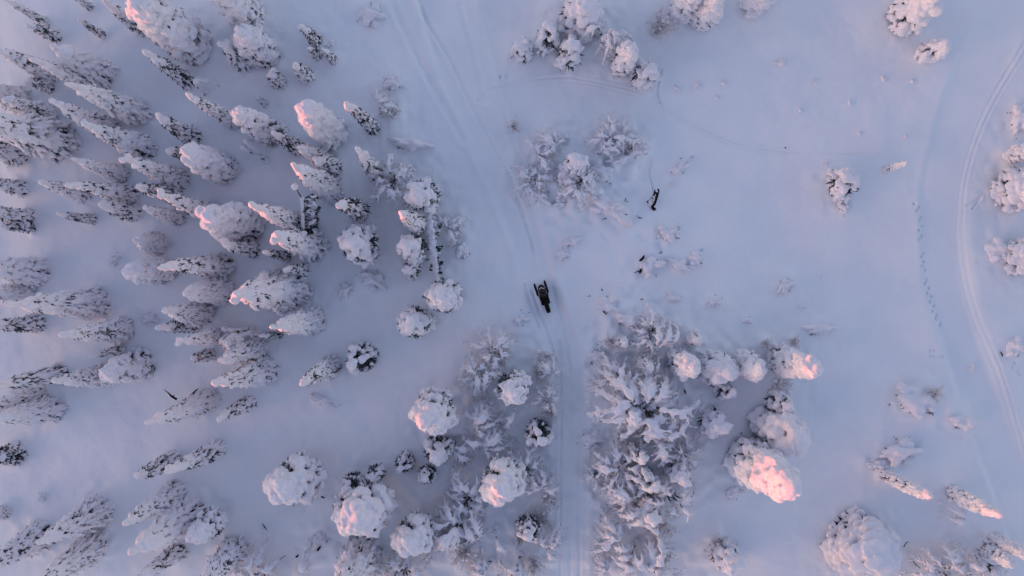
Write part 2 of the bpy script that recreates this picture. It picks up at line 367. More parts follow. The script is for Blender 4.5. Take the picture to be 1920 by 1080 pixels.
# spruces: kind, tip x, tip y, foot x, foot y, crown width (photo px), label
SPR = [
('s',18,4,110,30,18,"thin frosty spruce leaning into the very top left corner"),
('s',122,-18,168,32,16,"sparse sapling spruce cut by the top edge left of centre left"),
('s',148,38,194,82,16,"sparse dark-flecked sapling just below the one cut by the top edge"),
('s',66,48,122,72,24,"small faint spruce alone below the top left corner"),
('H',246,0,408,76,92,"huge lumpy spruce with a pink knob tip against the top edge"),
('s',205,10,290,62,30,"small spruce tucked against the left flank of the huge top-edge spruce"),
('H',404,-30,490,62,70,"broad spruce half cut by the top edge, right of the huge one"),
('H',452,62,515,122,66,"squat spruce with pink upper lump right of the huge top-edge spruce"),
('s',425,92,470,128,34,"ragged small spruce under the squat pink-topped spruce near the top"),
('S',-8,92,118,152,40,"slim spruce entering from the left edge above the twin wide spruces"),
('F',104,92,222,140,56,"upper of two wide greyish spruces near the upper left"),
('S',78,116,205,162,40,"lower of two wide greyish spruces near the upper left, partly hidden"),
('S',120,150,278,218,52,"long smooth-tipped spruce with a very dark foot, upper left"),
('S',97,200,225,248,46,"spruce with a pale bulbous tip directly below the dark-footed long spruce"),
('S',163,238,292,268,54,"spruce with a pink-lit lower edge overlapping its left neighbour, upper left"),
('s',278,105,368,152,32,"slim pointed spruce alone between the dark-footed and huge spruces"),
('S',348,172,448,236,38,"narrow spruce with one black gash, left of the round knobbly spruce"),
('H',442,206,522,268,58,"round knobbly spruce with a curl at its head, upper left middle"),
('s',297,228,372,268,34,"squat spruce with one dark crease right of the pink-edged upper spruce"),
('s',478,180,500,200,14,"tiny dark-flecked spruce above the round knobbly one"),
('S',-45,160,48,224,50,"grey-green spruce mostly off the left edge, uppermost of its cluster"),
('S',8,190,112,220,46,"grey-green middle spruce of the crowded left edge cluster"),
('s',55,148,104,178,26,"little dark spruce wedged above the crowded left edge cluster"),
('F',-60,212,142,296,80,"very large dark-streaked spruce sprawling in from the left edge"),
('S',-70,262,60,296,50,"half-seen spruce under the very large dark-streaked left edge spruce"),
('S',132,300,246,330,34,"slender round-tipped spruce just right of the sprawling left edge spruce"),
('S',234,306,350,346,44,"spruce with a smooth finger tip and a dark rounded foot, left"),
('H',342,284,446,322,64,"stout white-topped spruce with a frosty blue foot, left of centre left"),
('s',310,274,348,322,28,"short spruce hugging the left side of the stout white-topped spruce"),
('S',72,342,176,364,38,"pale long-tipped spruce behind its darker twin on the left"),
('S',124,338,258,366,42,"darker twin overlapping the pale long-tipped spruce on the left"),
('s',250,344,338,366,32,"short finger-tipped spruce below the spruce with the dark rounded foot"),
('s',-18,342,56,358,32,"small spruce on the left edge, upper of a pair"),
('s',-25,398,68,406,36,"dark-footed spruce on the left edge, lower of a pair"),
('s',-12,420,66,430,20,"thin faint spruce right beneath the left edge pair"),
('s',110,402,182,408,20,"faint grey spruce lying alone right of the left edge pair"),
('s',186,388,262,400,34,"round-headed small spruce left of the long pink twin spruces"),
('S',258,390,345,412,34,"lower left of the long pink twin spruces"),
('S',288,374,406,410,42,"upper right of the long pink twin spruces"),
('H',380,402,492,412,84,"broad glowing pink spruce with a hooked tip, left middle"),
('S',480,396,592,410,48,"evenly speckled spruce with a pink nose behind the snow-topped dead trunk"),
('S',548,318,645,350,50,"plump speckled spruce with a pink left tip above the dead trunk"),
('s',600,298,636,326,34,"small dark spruce behind the plump pink-tipped speckled spruce"),
('S',505,444,632,470,56,"speckled spruce with a pink finger tip under the dead trunk"),
('s',488,474,545,482,20,"tiny spruce with a long pale tip beneath the pink finger-tipped spruce"),
('s',632,374,694,394,38,"small spruce with an egg-shaped snow cap, alone right of the dead trunk"),
('s',528,502,580,508,24,"frosty low spruce alone above the biggest double-headed spruce"),
('s',669,294,722,326,32,"small pink-tipped spruce at the upper end of the central row"),
('S',752,398,828,402,44,"spruce with a tiny pink beak tip above the fallen snow-covered trunk"),
('F',446,548,620,560,84,"biggest double-headed spruce with pink heads and deep black clefts"),
('F',512,612,608,628,54,"flat-topped spruce with frosty blue flank just under the biggest spruce"),
('s',492,634,530,640,18,"pale little finger-shaped spruce left of the flat-topped spruce"),
('S',546,720,652,676,46,"speckled spruce pointing down-left with a twin pink tip"),
('F',-40,508,90,522,56,"upper spruce of the trio on the left edge at mid height"),
('F',20,574,204,554,64,"long heavy spruce of the left edge trio with a downward snow bulge"),
('S',-40,548,60,556,46,"spruce mostly hidden behind the long heavy one on the left edge"),
('s',-16,614,82,606,34,"dark speckled low spruce under the left edge trio"),
('S',98,632,246,622,46,"lone spruce with a pink knob tip right of the left edge trio"),
('s',172,664,238,656,20,"small dark spruce just beneath the lone pink-knobbed spruce"),
('S',104,722,214,700,46,"spruce with a rounded pink head pushed under a knobbly neighbour, lower left"),
('H',188,700,288,712,62,"knobbly smooth spruce overlapping the pink-headed one, lower left"),
('s',-16,726,126,696,34,"slim grey spruce entering at the left edge below mid height"),
('F',-40,772,88,742,60,"dark-shadowed wide spruce of the lower left edge"),
('F',-20,798,120,766,52,"pale wide spruce lying along the dark-shadowed one on the left edge"),
('S',276,792,408,752,48,"spruce with a white knob tip beneath the black forked twig"),
('F',344,546,436,560,56,"upper spruce of the close pair with a glowing pink crease"),
('F',302,594,402,584,54,"lower spruce of the close pair, pink along its upper rim"),
('s',306,616,372,612,30,"shadowed small spruce underneath the close pink-rimmed pair"),
('S',337,642,438,636,34,"narrow spruce with a pink-lit round head under the close pair"),
('s',350,674,402,662,24,"short spruce with fingered snow below the narrow pink-headed one"),
('F',408,670,502,652,54,"broad spruce with two dark dots left of the flat-topped spruce"),
('S',392,728,532,694,54,"dark-footed spruce below the broad one with two dots"),
('s',412,780,476,752,30,"fan-fingered small spruce beneath the dark-footed spruce"),
('S',292,490,440,498,50,"speckled spruce with pink lower tip and near-black foot, left middle"),
('s',408,458,486,470,30,"small spruce under the broad glowing pink one"),
('H',234,506,328,506,56,"lower of two rounded spruces left of the near-black-footed spruce"),
('F',240,452,306,478,50,"upper of two rounded spruces left of the near-black-footed spruce"),
('s',-8,862,46,846,42,"small round dark-topped spruce on the lower left edge"),
('s',252,898,338,862,34,"left spruce of the end-to-end pair with pink tips, lower left"),
('s',324,888,422,838,36,"right spruce of the end-to-end pair with pink tips, lower left"),
('S',228,986,348,918,46,"spruce with a thumb-like pink-rimmed snow tip, lower left"),
('F',254,1032,392,962,66,"wide shaded spruce below the thumb-tipped one"),
('s',278,1076,358,1032,34,"low spruce with a faint pink spot at the foot of the shaded wide one"),
('F',68,1022,214,956,66,"large spruce with a black cleft near the bottom left corner"),
('S',-30,1060,92,982,58,"spruce crossing the left edge near the bottom corner"),
('F',52,1100,220,1036,60,"spruce cut by the bottom edge, pinkish, near the left corner"),
('S',366,1100,478,1028,56,"spruce cut by the bottom edge left of the bowed birch"),
('L',566,204,648,258,58,"pine-like lumpy spruce with a long pink left rim, upper middle"),
('s',650,184,702,252,28,"thin spruce with a bright pink match-like tip, upper middle"),
('s',518,252,566,284,30,"small left spruce of the tangled trio under the round knobbly one"),
('S',562,268,628,290,40,"right spruce of the tangled trio above the plump pink-tipped spruce"),
('s',548,114,594,144,30,"small hooked spruce with a plain snow hood, top middle left"),
('s',504,136,540,152,30,"little round spruce with scattered black flecks, top middle left"),
('s',574,54,616,70,26,"little spruce with two coal-black gaps near the top edge"),
('s',584,90,606,110,20,"tiny spruce between the coal-black one and the hooked one"),
('s',614,98,642,88,20,"tiny flat tree beside the hooked small spruce"),
('L',1352,-8,1350,66,48,"upright spruce second from the right of three on the top edge"),
('L',1312,-40,1298,44,52,"leftmost of three spruces on the top edge right of the middle"),
('L',1452,-40,1428,32,60,"rightmost of three spruces on the top edge, with a dark gap"),
('L',1484,918,1366,840,82,"great pale spruce with a blazing pink pointed tip, lower right"),
('L',1534,692,1448,652,58,"cone-shaped spruce with a round patch of pink sun, right middle"),
('L',1742,932,1650,880,28,"pale finger of a spruce with a soft pink tip, lower right"),
('L',1874,964,1776,910,32,"pale finger of a spruce with a bright pink tip near the right edge"),
('L',1902,1060,1842,1008,28,"slim spruce with a pink underside in the bottom right corner"),
('L',1930,1044,1858,994,26,"slim pale spruce above its pink-sided neighbour in the bottom right corner"),
('L',1704,304,1660,328,14,"small smooth leaning spruce alone left of the curving trail"),
('L',1950,278,1884,302,34,"spruce cut by the right edge above the big ridged one"),
('F',636,1120,722,1030,82,"dark deeply furrowed spruce cut by the bottom edge"),
('S',-50,985,20,950,26,"barely seen spruce on the left edge near the bottom"),
]
# crowns seen from above: kind, crown centre x, y, width (px), height (m), label
DOM = [
('P',664,455,76,6.5,"pine with a big smooth double snow dome right of the finger-tipped spruce"),
('P',788,362,72,6.5,"large smooth-headed pine at the top of the fallen snow-covered trunk"),
('P',768,462,58,6,"cauliflower pine with a glowing pink spot left of the fallen trunk"),
('p',768,505,34,3.5,"small pointed pine touching the foot of the pink-spotted cauliflower pine"),
('P',830,556,70,6.5,"round pine with a pink left half nearest the snowmobile"),
('P',772,606,66,6,"round pine without pink, just below left of the pink-halved one"),
('p',668,676,52,5,"round pine at the foot of the twin-pink-tipped spruce"),
('P',810,774,86,7.5,"lumpy pine with a long glowing pink left edge, lower middle"),
('P',962,732,66,6.5,"pine with a pink left cheek and frosty twigs above it"),
('P',545,912,104,7,"massive pine with a black gash and one pink fleck, alone at bottom"),
('P',672,966,112,8,"massive pine with a pink lower left corner, bottom middle left"),
('p',655,916,44,4,"smooth-capped pine pressed against the top of the massive bottom pine"),
('p',701,893,34,3,"small ball-shaped pine beside the smooth-capped one"),
('p',755,874,34,2.6,"lone small ball-shaped pine left of the star-shaped one"),
('p',798,895,36,3,"small pine with a black-flecked top between ball and star pines"),
('p',818,850,54,4.5,"star-shaped pine of smooth white snow, lower middle"),
('P',776,1012,84,6,"dark-creviced pine near the bottom edge, right of the massive pair"),
('P',945,910,90,7.5,"big round pine with a pink crease on its left, bottom middle"),
('P',382,990,62,5.5,"smooth round pine against the shaded wide spruce, lower left"),
('p',1184,778,46,4.5,"pinkish pine at the centre of the bowed birch fans"),
('p',1213,900,46,4.5,"smooth helmet-like pine low in the right birch thicket"),
('p',1272,888,42,3.5,"round frosty pine on the right rim of the lower thicket"),
('p',1194,850,30,4,"small white knob pine above the helmet-like one"),
('P',1284,684,54,5,"pink-grey pine with a black slit right of the ring-shaped birch"),
('o',1302,636,30,2.8,"lone little ball pine above the slit pine"),
('o',1165,640,22,2.2,"tiny ball pine among frosted twigs left of the ring-shaped birch"),
('P',1352,692,66,4,"hollowed snow-heaped pine left of the pale glowing one"),
('P',1416,688,56,5,"pale softly glowing pine left of the sun-patched cone spruce"),
('p',1362,734,38,3,"small pine directly below the hollowed pine"),
('p',1342,796,54,3,"low pine with black twigs on top, alone right of the thicket"),
('p',1470,760,42,3.5,"curled small pine above the wide grey pine"),
('P',1484,826,98,6,"wide grey pine with black holes above the blazing pink spruce"),
('P',1632,1034,128,4.2,"widest pine of all, cut by the bottom edge at right"),
('P',1732,6,76,5,"large pine on the top edge at right with one dark crack"),
('o',1762,88,44,3,"smooth snowball-shaped pine below the large top edge pine"),
('P',1932,346,84,3.6,"big ridged pine cut by the right edge"),
('Q',1930,478,76,2.2,"pale pine cut by the right edge below the ridged one"),
('P',1092,16,90,4.5,"big pine on the top edge at the centre"),
('p',1028,60,50,4,"rounded pine left of the big centre pine"),
('p',980,84,42,3,"outermost left pine of the top centre group"),
('p',1070,92,50,3.5,"woolly round pine below the big top centre pine"),
('P',1176,100,50,5,"pine with a small pink streak in the top centre group"),
('p',1212,132,54,2.6,"low snow-heaped pine ending the top centre group"),
('p',1080,308,46,2.8,"tall central pine of the shrubby patch above the long mound"),
('p',1012,820,46,4.5,"split pine standing against the left side of the straight trail"),
('p',1590,342,60,2.6,"lone knobbly pine in the open snow at right"),
('p',1370,1052,56,3.5,"feathery pine near the bottom edge right of the thicket"),
('p',1220,960,50,4,"loose pine near the bottom of the right thicket"),
('p',990,1000,46,4,"shadowed pine at the bottom left of the straight trail"),
]
# bowed birches: kind, root x, y, reach (px), height (m), heading (deg), label
BIR = [
('B',902,700,42,2.2,150,"bowed birch clump above left of the pink-cheeked pine"),
('B',888,790,52,2.6,20,"tangled bowed birch right of the pine with the long pink edge"),
('A',968,762,62,2.4,238,"single thick snowy stem bending down-left beneath the pink-cheeked pine"),
('B',1192,752,88,3,110,"great birch fan spreading upward in the right thicket"),
('A',1196,760,84,3,60,"upright white stem of the great birch fan, leaning up-right"),
('A',1232,738,70,2.6,100,"stem arching upward between the fan and the slit pine"),
('B',1150,700,54,2,150,"birch bowed left toward the straight trail, uppermost of the thicket"),
('A',1216,655,62,2.8,60,"left half of the ring-shaped snowy birch"),
('A',1262,612,64,2.8,235,"right half of the ring-shaped snowy birch"),
('B',1216,805,66,2.8,10,"birch spread behind the pinkish pine in the thicket"),
('B',1160,862,60,2.2,190,"birch reaching left toward the trail at the thicket's middle"),
('B',1180,925,58,2.4,120,"birch with drooping arms left of the helmet-like pine"),
('B',1244,916,50,3,300,"birch between the helmet-like and the round frosty pine"),
('B',1160,990,62,2.4,160,"hollow-hearted birch near the bottom of the right thicket"),
('B',1210,1050,70,2.8,60,"birch fan cut by the bottom edge in the right thicket"),
('B',1270,840,40,2,330,"small birch on the upper right rim of the lower thicket"),
('B',868,960,70,3,200,"large bowed birch left of the big round pine"),
('B',880,925,56,2.6,40,"birch arching under the upper left of the big round pine"),
('B',975,1040,60,3,250,"dense birch at the bottom edge left of the straight trail"),
('B',1015,905,40,2.4,80,"birch squeezed between the big round pine and the straight trail"),
('A',842,830,60,2,330,"pale stem bending down-right past the star-shaped pine"),
('B',505,1062,62,2.6,120,"bowed birch on the bottom edge between two spruces"),
('A',575,1060,72,2.6,70,"lone snowy stem rising from the bottom edge beside the massive pine"),
('B',470,612,48,4,240,"arching birch right under the nose of the biggest spruce"),
('A',500,300,44,3,130,"thick snowy stem curving below the round knobbly spruce"),
('A',384,176,50,3.5,20,"snow-hooded stem arching above the spruce with the black gash"),
('B',742,345,52,2.6,210,"bowed birch between the small pink-tipped spruce and the large smooth pine"),
('B',1130,75,54,3,300,"bowed birch linking the top centre pines"),
('A',1128,64,64,3,185,"long arched stem bridging the woolly pine in the top centre group"),
('B',1140,268,44,1.6,80,"low birch at the top of the shrubby patch in the middle"),
('B',1000,345,40,1.4,160,"low birch on the left of the shrubby patch"),
('B',1040,285,40,1.5,110,"pale low birch on the upper left of the shrubby patch"),
('B',1080,350,44,1.6,200,"low birch at the foot of the tall central pine of the shrubby patch"),
('B',1120,290,46,1.7,30,"frosted birch on the upper right of the tall central pine"),
('B',1158,262,40,1.5,330,"low birch with leaning sticks at the top right of the shrubby patch"),
('A',1160,385,44,1.2,200,"snowy stem lying along the lower end of the long lumpy mound"),
('A',1186,748,92,2.8,140,"long snowy stem of the great birch fan pointing up-left to the trail"),
('A',1190,744,84,2.6,118,"snowy stem of the great birch fan second from its left"),
('A',1200,748,60,2.6,84,"shortest straight-up stem of the great birch fan"),
('A',1188,756,74,2.2,165,"lowest left stem of the great birch fan lying toward the trail"),
('A',1212,800,64,2.4,35,"snowy stem leaning up-right behind the pinkish pine"),
('A',1205,885,70,2.6,165,"white arm stretched left across the thicket above the helmet-like pine"),
('A',1204,930,62,2.4,205,"white arm drooping down-left beside the helmet-like pine"),
('A',1225,985,60,2.6,130,"white arm curving over the dark hollow in the lower thicket"),
('A',1190,1015,60,2.2,175,"flat white arm below the hollow-hearted birch"),
('A',1255,870,50,2.6,60,"short white arm above the round frosty pine"),
('B',925,655,46,2,60,"bowed birch at the very top of the left thicket"),
('A',905,735,56,2.4,80,"thick white arm rising left of the pink-cheeked pine"),
('A',870,815,74,2.4,345,"white arm trailing right from under the pine with the long pink edge"),
('B',905,830,52,2.2,10,"snow-matted birch in the middle of the left thicket"),
('B',985,870,46,2.4,60,"snowy birch between the split pine and the big round pine"),
('A',905,1000,64,2.4,110,"white arm arching up below the big round pine's left"),
('A',930,990,60,2.4,300,"white arm drooping from the foot of the big round pine"),
('B',920,1050,54,2.4,180,"snow-matted birch on the bottom edge right of the pinkish twiggy shrub"),
('B',1020,1010,40,2.4,30,"birch leaning onto the trail rim near the bottom edge"),
('B',840,985,46,2,100,"small matted birch right of the dark-creviced pine"),
('B',1030,700,34,1.8,90,"frosted birch on the rim of the straight trail at its upper left"),
('B',1210,620,44,1.8,200,"low frosted birch above the ring-shaped birch"),
('B',1140,1050,40,1.8,170,"low birch at the trail side on the bottom edge"),
('B',1010,300,40,1.4,20,"flat frosted birch on the left of the shrubby patch's top"),
('B',1752,1058,56,2.2,90,"half-buried birch right of the widest pine"),
('B',1826,1040,66,2.4,250,"hook-shaped bowed birch near the bottom right corner"),
('A',1800,968,50,1.6,150,"snowy arc lying between the two pale finger spruces"),
('B',1115,880,34,1.2,20,"small faint birch at the trail side of the lower thicket"),
('B',715,215,44,2.2,40,"birch with black bent twigs beside the match-tipped spruce"),
('B',842,432,36,1.8,20,"frosty small birch right of the fallen trunk"),
('B',1025,745,34,1.8,90,"frosted low birch hugging the left rim of the straight trail"),
('B',1205,700,40,2.0,70,"small birch between the great fan and the ring-shaped birch"),
('B',760,1060,50,2.2,300,"bowed birch under the dark-creviced bottom pine"),
]
# twiggy shrubs: kind, x, y, width px, height m, label
SHR = [
('R',870,1040,40,3,"tall pinkish twiggy shrub near the bottom edge centre"),
('R',870,866,34,1.8,"feathery frosted shrub right of the star-shaped pine"),
('R',1018,668,36,1.6,"topmost frosted shrub lining the left side of the straight trail"),
('R',1014,700,32,1.6,"second frosted shrub down the left side of the straight trail"),
('R',1030,775,32,1.4,"third frosted shrub down the left side of the straight trail"),
('R',1028,940,42,2,"dense frosted shrub by the trail right of the big round pine"),
('R',1010,980,40,2.2,"fine-twigged shrub below the big round pine beside the trail"),
('R',1000,1060,46,2.4,"bushy frosted shrub at the bottom edge left of the trail"),
('R',1240,985,42,2.2,"pinkish twig bush low in the right thicket"),
('R',1232,1030,44,2,"last pinkish twig bush of the right thicket, near the bottom edge"),
('R',1140,640,40,1.4,"sparse frosted shrub at the top left of the right thicket"),
('R',1165,820,36,1.6,"frosted shrub left of the small white knob pine"),
('R',940,665,34,1.6,"frosted shrub above the pink-cheeked pine"),
('R',1437,645,26,1.4,"thin forked frosted shrub left of the sun-patched cone spruce"),
('R',1465,722,40,1.6,"wispy shrub hanging below the sun-patched cone spruce"),
('R',1242,45,48,2,"pale fuzzy shrub between the top centre group and the top edge spruces"),
('R',965,235,30,1.6,"speckled upright shrub beside the trail fork"),
('R',1105,335,34,1.2,"frosted bush on the right flank of the shrubby patch"),
('R',1192,278,34,1,"low bush at the right end of the shrubby patch"),
('R',975,1012,30,1.8,"small frosted bush tucked left of the bottom trail pine"),
('R',735,212,34,1.2,"fine frosted bush right of the black-twigged birch"),
('R',1345,1020,40,1.6,"loose twiggy shrub upper left of the feathery pine"),
('R',1745,735,36,1,"grey twiggy shrub right of the ridged double mound"),
('R',445,765,26,1.4,"frosty twig bush beneath the dark-footed spruce"),
('R',1490,640,24,.9,"faint twigs above the sun-patched cone spruce"),
('R',1180,1060,36,1.6,"frosted twigs left of the birch fan on the bottom edge"),
]
# low mounds: kind, x, y, length px, width px, angle deg, label
MND = [
('M',1908,225,60,40,60,"faint pale mound close to the right edge near the top"),
('M',975,598,34,26,20,"snow-buried shrub just lower left of the snowmobile"),
('M',867,470,34,28,30,"small shrub mound right of the fallen trunk's lower end"),
('M',860,424,26,22,0,"little lumpy mound right of the fallen trunk's middle"),
('M',650,545,32,24,40,"little mound right of the biggest spruce"),
('M',604,748,58,20,-25,"long low mound beneath the twin-pink-tipped spruce"),
('M',738,158,42,26,10,"smooth mound with two black slits left of the trail fork"),
('M',770,270,74,34,-10,"pale broad mound right of the match-tipped spruce"),
('M',700,525,50,30,-30,"faint broad mound left of the pink-halved pine"),
('M',1140,390,100,46,-28,"long lumpy mound in the centre, lower end of the shrubby patch"),
('M',1192,285,40,26,20,"dark-slit mound ending the shrubby patch on the right"),
('M',1040,262,44,26,0,"pale mound at the top of the shrubby patch"),
('M',1060,330,46,34,60,"snow heap pressed against the left of the tall central pine"),
('M',1100,365,40,24,-20,"snow heap between the tall central pine and the long lumpy mound"),
('M',1125,325,60,30,-20,"flat brushy heap right of the tall central pine"),
('M',1160,300,50,26,15,"flat brushy heap under the leaning-stick birch"),
('M',985,325,44,24,-30,"flat heap at the left tip of the shrubby patch"),
('M',1010,368,56,24,-30,"dark-flecked mound at the lower left of the shrubby patch"),
('M',1048,382,40,16,15,"thin mound just left of the long lumpy mound"),
('M',1072,452,34,26,10,"upper of two round mounds above the snowmobile"),
('M',1056,478,26,22,0,"lower of two round mounds above the snowmobile"),
('M',1214,498,52,44,30,"mound with coal-black broken branches beside it, centre"),
('M',1250,438,36,40,80,"upright mound beneath the black looped snag"),
('M',1298,486,24,40,80,"narrow mound right of the black-branched mound"),
('M',1272,498,20,42,70,"smooth sliver mound between the black-branched and the narrow mound"),
('M',1274,314,52,24,30,"lone pale mound right of the black looped snag"),
('M',1580,392,30,18,-50,"small drift mound below the lone knobbly pine"),
('M',1536,616,56,32,0,"lumpy mound alone above right of the sun-patched spruce"),
('M',1472,538,36,22,35,"smooth faint mound alone in the open snow right"),
('M',1334,566,28,20,10,"little frosty mound below the narrow mound"),
('M',1704,748,64,78,70,"ridged double mound of buried branches, right"),
('M',1798,788,52,38,-10,"flecked oval mound right of the ridged double mound"),
('M',1680,845,72,42,10,"flat streaked mound below the ridged double mound"),
('M',1135,570,42,60,80,"pale swollen drift right of the snowmobile"),
('M',1126,672,60,36,-35,"drift-covered shrub where the straight trail begins, right side"),
('M',1175,600,50,34,-20,"faint shrub mound right of the pale swollen drift"),
('M',1108,820,44,30,0,"faint mound on the right side of the straight trail"),
('M',1140,945,40,26,10,"flat mound on the trail side of the lower thicket"),
('M',1300,760,30,14,60,"small dark-twigged mound right of the great birch fan"),
('M',1320,660,34,22,0,"low mound right of the slit pine"),
('M',1390,860,40,30,0,"low mound on the left flank of the blazing pink spruce"),
('M',1372,920,40,30,20,"shallow mound below left of the blazing pink spruce"),
('M',1640,868,40,20,0,"faint flecked mound at the head of the soft-tipped finger spruce"),
('M',1860,470,40,70,80,"pale drift left of the right edge pines"),
('M',278,598,34,18,-10,"small flecked mound left of the pink-rimmed pair"),
('M',212,488,26,22,50,"dark-flecked mound left of the two rounded spruces"),
('M',82,930,18,16,0,"tiny dark tuft mound alone in the lower left clearing"),
('M',622,85,24,16,30,"tiny flecked mound near the top, right of the coal-black spruce"),
('M',700,35,44,36,0,"faint pale mound near the top edge left of the trail"),
('M',880,1010,30,20,0,"low mound left of the dense bottom birch"),
('M',600,1010,40,26,40,"shadowed mound beneath the massive bottom pine's pink corner"),
('M',1890,650,36,40,60,"faint mound outside the curving trail near the right edge"),
('b',1467,116,20,30,75,"slim upright mound alone in the upper right clearing"),
('b',1528,150,10,20,-70,"thin sliver bump right of the slim upright mound"),
('b',1657,148,12,12,0,"left of two tiny bumps beneath the snowball pine"),
('b',1709,152,10,10,0,"right of two tiny bumps beneath the snowball pine"),
('b',1594,194,10,12,0,"tiny bump in the middle of the upper right clearing"),
('b',1503,206,10,14,80,"tiny bump below the thin sliver bump"),
('b',1548,306,8,16,90,"tiny upright bump left of the lone knobbly pine"),
('b',1610,250,10,10,0,"tiny faint bump above the lone knobbly pine"),
('b',1540,520,12,10,0,"tiny bump below right of the smooth faint mound"),
('b',1505,575,14,22,80,"small bump above the lumpy lone mound"),
('b',1695,258,10,10,0,"tiny bump close to the curving trail's left rim"),
('b',1260,345,20,14,0,"low bump right of the black looped snag"),
('b',1270,165,22,12,-40,"first of the faint bumps right of the top centre group"),
('b',1310,160,22,14,-50,"second of the faint bumps right of the top centre group"),
('b',1358,156,18,12,-30,"third of the faint bumps right of the top centre group"),
('b',1344,182,14,10,0,"fourth, lowest of the faint bumps right of the top centre group"),
('b',1260,560,36,24,0,"bare low swell between the black-branched mound and the ring-shaped birch"),
('b',1400,600,30,20,20,"bare low swell above the hollowed pine"),
('b',1820,690,26,14,70,"bare bump between the straight berm and flecked oval mound"),
]

ITEMS = []       # kind, x, y, height, radius, rot or None, label, xy aspect
for k, tx, ty, fx, fy, wd, lab in SPR:
    T = Vector((gx(tx), gy(ty))); rt = T.length * 20
    ln = math.hypot(tx - fx, ty - fy); Rm = wd / 40.0 * {'L': .96, 'H': .90, 'F': 1.0}.get(k, 1.04)
    h = (ln - Rm * 20 * .75) * CAM_H / rt
    h = max(2.2 if k == 's' else 3.5, min(11.0, h)); 
    base = T * (CAM_H - h) / CAM_H
    ITEMS.append((k, base.x, base.y, h, Rm, None, lab, 1.0))
for k, cx, cy, wd, h, lab in DOM:
    hc = h * .68; f = (CAM_H - hc) / CAM_H
    ITEMS.append((k, gx(cx) * f, gy(cy) * f, h, wd / 40.0 * f, None, lab, 1.0))
for k, cx, cy, reach, h, rot, lab in BIR:
    ITEMS.append((k, gx(cx), gy(cy), h, reach / 20.0, R(rot), lab, 1.0))
for k, cx, cy, wd, h, lab in SHR:
    f = (CAM_H - h * .5) / CAM_H
    ITEMS.append((k, gx(cx) * f, gy(cy) * f, h, wd / 40.0, None, lab, 1.0))
for k, cx, cy, ln, wd, rot, lab in MND:
    ITEMS.append((k, gx(cx), gy(cy), None, ln / 40.0 * (1.38 if k == 'M' else 1.15), R(rot), lab, wd / ln))

# ------------------------------------------------------------------ the ground: one sheet of snow with trails, tracks and drifts
def axis(lo, hi, step, far):
    mid = np.arange(lo, hi + 1e-6, step); o = []; d = step; p = hi
    while p < far: d = min(d * 1.25, 3.5 if p < 330 else 60); p += d; o.append(p)
    n = []; d = step; p = lo
    while p > -far: d = min(d * 1.25, 3.5 if p > -330 else 60); p -= d; n.append(p)
    return np.concatenate([n[::-1], mid, o])
X = axis(-49.5, 49.5, .105, 900); Y = axis(-28.5, 28.5, .105, 900)
GX, GY = np.meshgrid(X, Y); PX = GX * 20 + 960; PY = 540 - GY * 20         # photo pixels as plan units (5 cm)
def vnoise(x, y, seed):
    """smooth value noise"""
    r = np.random.default_rng(seed); g = r.random((128, 128)) * 2 - 1
    xi = np.floor(x).astype(int); yi = np.floor(y).astype(int); fx = x - xi; fy = y - yi
    fx = fx * fx * fx * (fx * (fx * 6 - 15) + 10); fy = fy * fy * fy * (fy * (fy * 6 - 15) + 10)
    a = g[yi % 128, xi % 128]; b = g[yi % 128, (xi + 1) % 128]; c = g[(yi + 1) % 128, xi % 128]; d = g[(yi + 1) % 128, (xi + 1) % 128]
    return (a * (1 - fx) + b * fx) * (1 - fy) + (c * (1 - fx) + d * fx) * fy
Z = .50 * vnoise(GX / 14, GY / 14, 1) + .22 * vnoise(GX / 5, GY / 5, 2) + .07 * vnoise(GX / 1.9, GY / 1.9, 3) + .022 * vnoise(GX / .7, GY / .7, 4) + .008 * vnoise(GX / .28, GY / .28, 14)
NEAR = (np.abs(GX) < 49.6) & (np.abs(GY) < 28.6)
def spline(pts, step=6):
    P = np.array(pts, float); t = np.r_[0, np.cumsum(np.hypot(*np.diff(P, axis=0).T))]
    n = max(2, int(t[-1] / step)); u = np.linspace(0, t[-1], n)
    # Catmull-Rom through the points
    out_ = []
    for q in u:
        i = min(len(P) - 2, max(0, np.searchsorted(t, q) - 1)); f = (q - t[i]) / (t[i + 1] - t[i])
        p0 = P[max(i - 1, 0)]; p1 = P[i]; p2 = P[i + 1]; p3 = P[min(i + 2, len(P) - 1)]
        out_.append(.5 * ((2 * p1) + (-p0 + p2) * f + (2 * p0 - 5 * p1 + 4 * p2 - p3) * f * f + (-p0 + 3 * p1 - 3 * p2 + p3) * f ** 3))
    return np.array(out_)
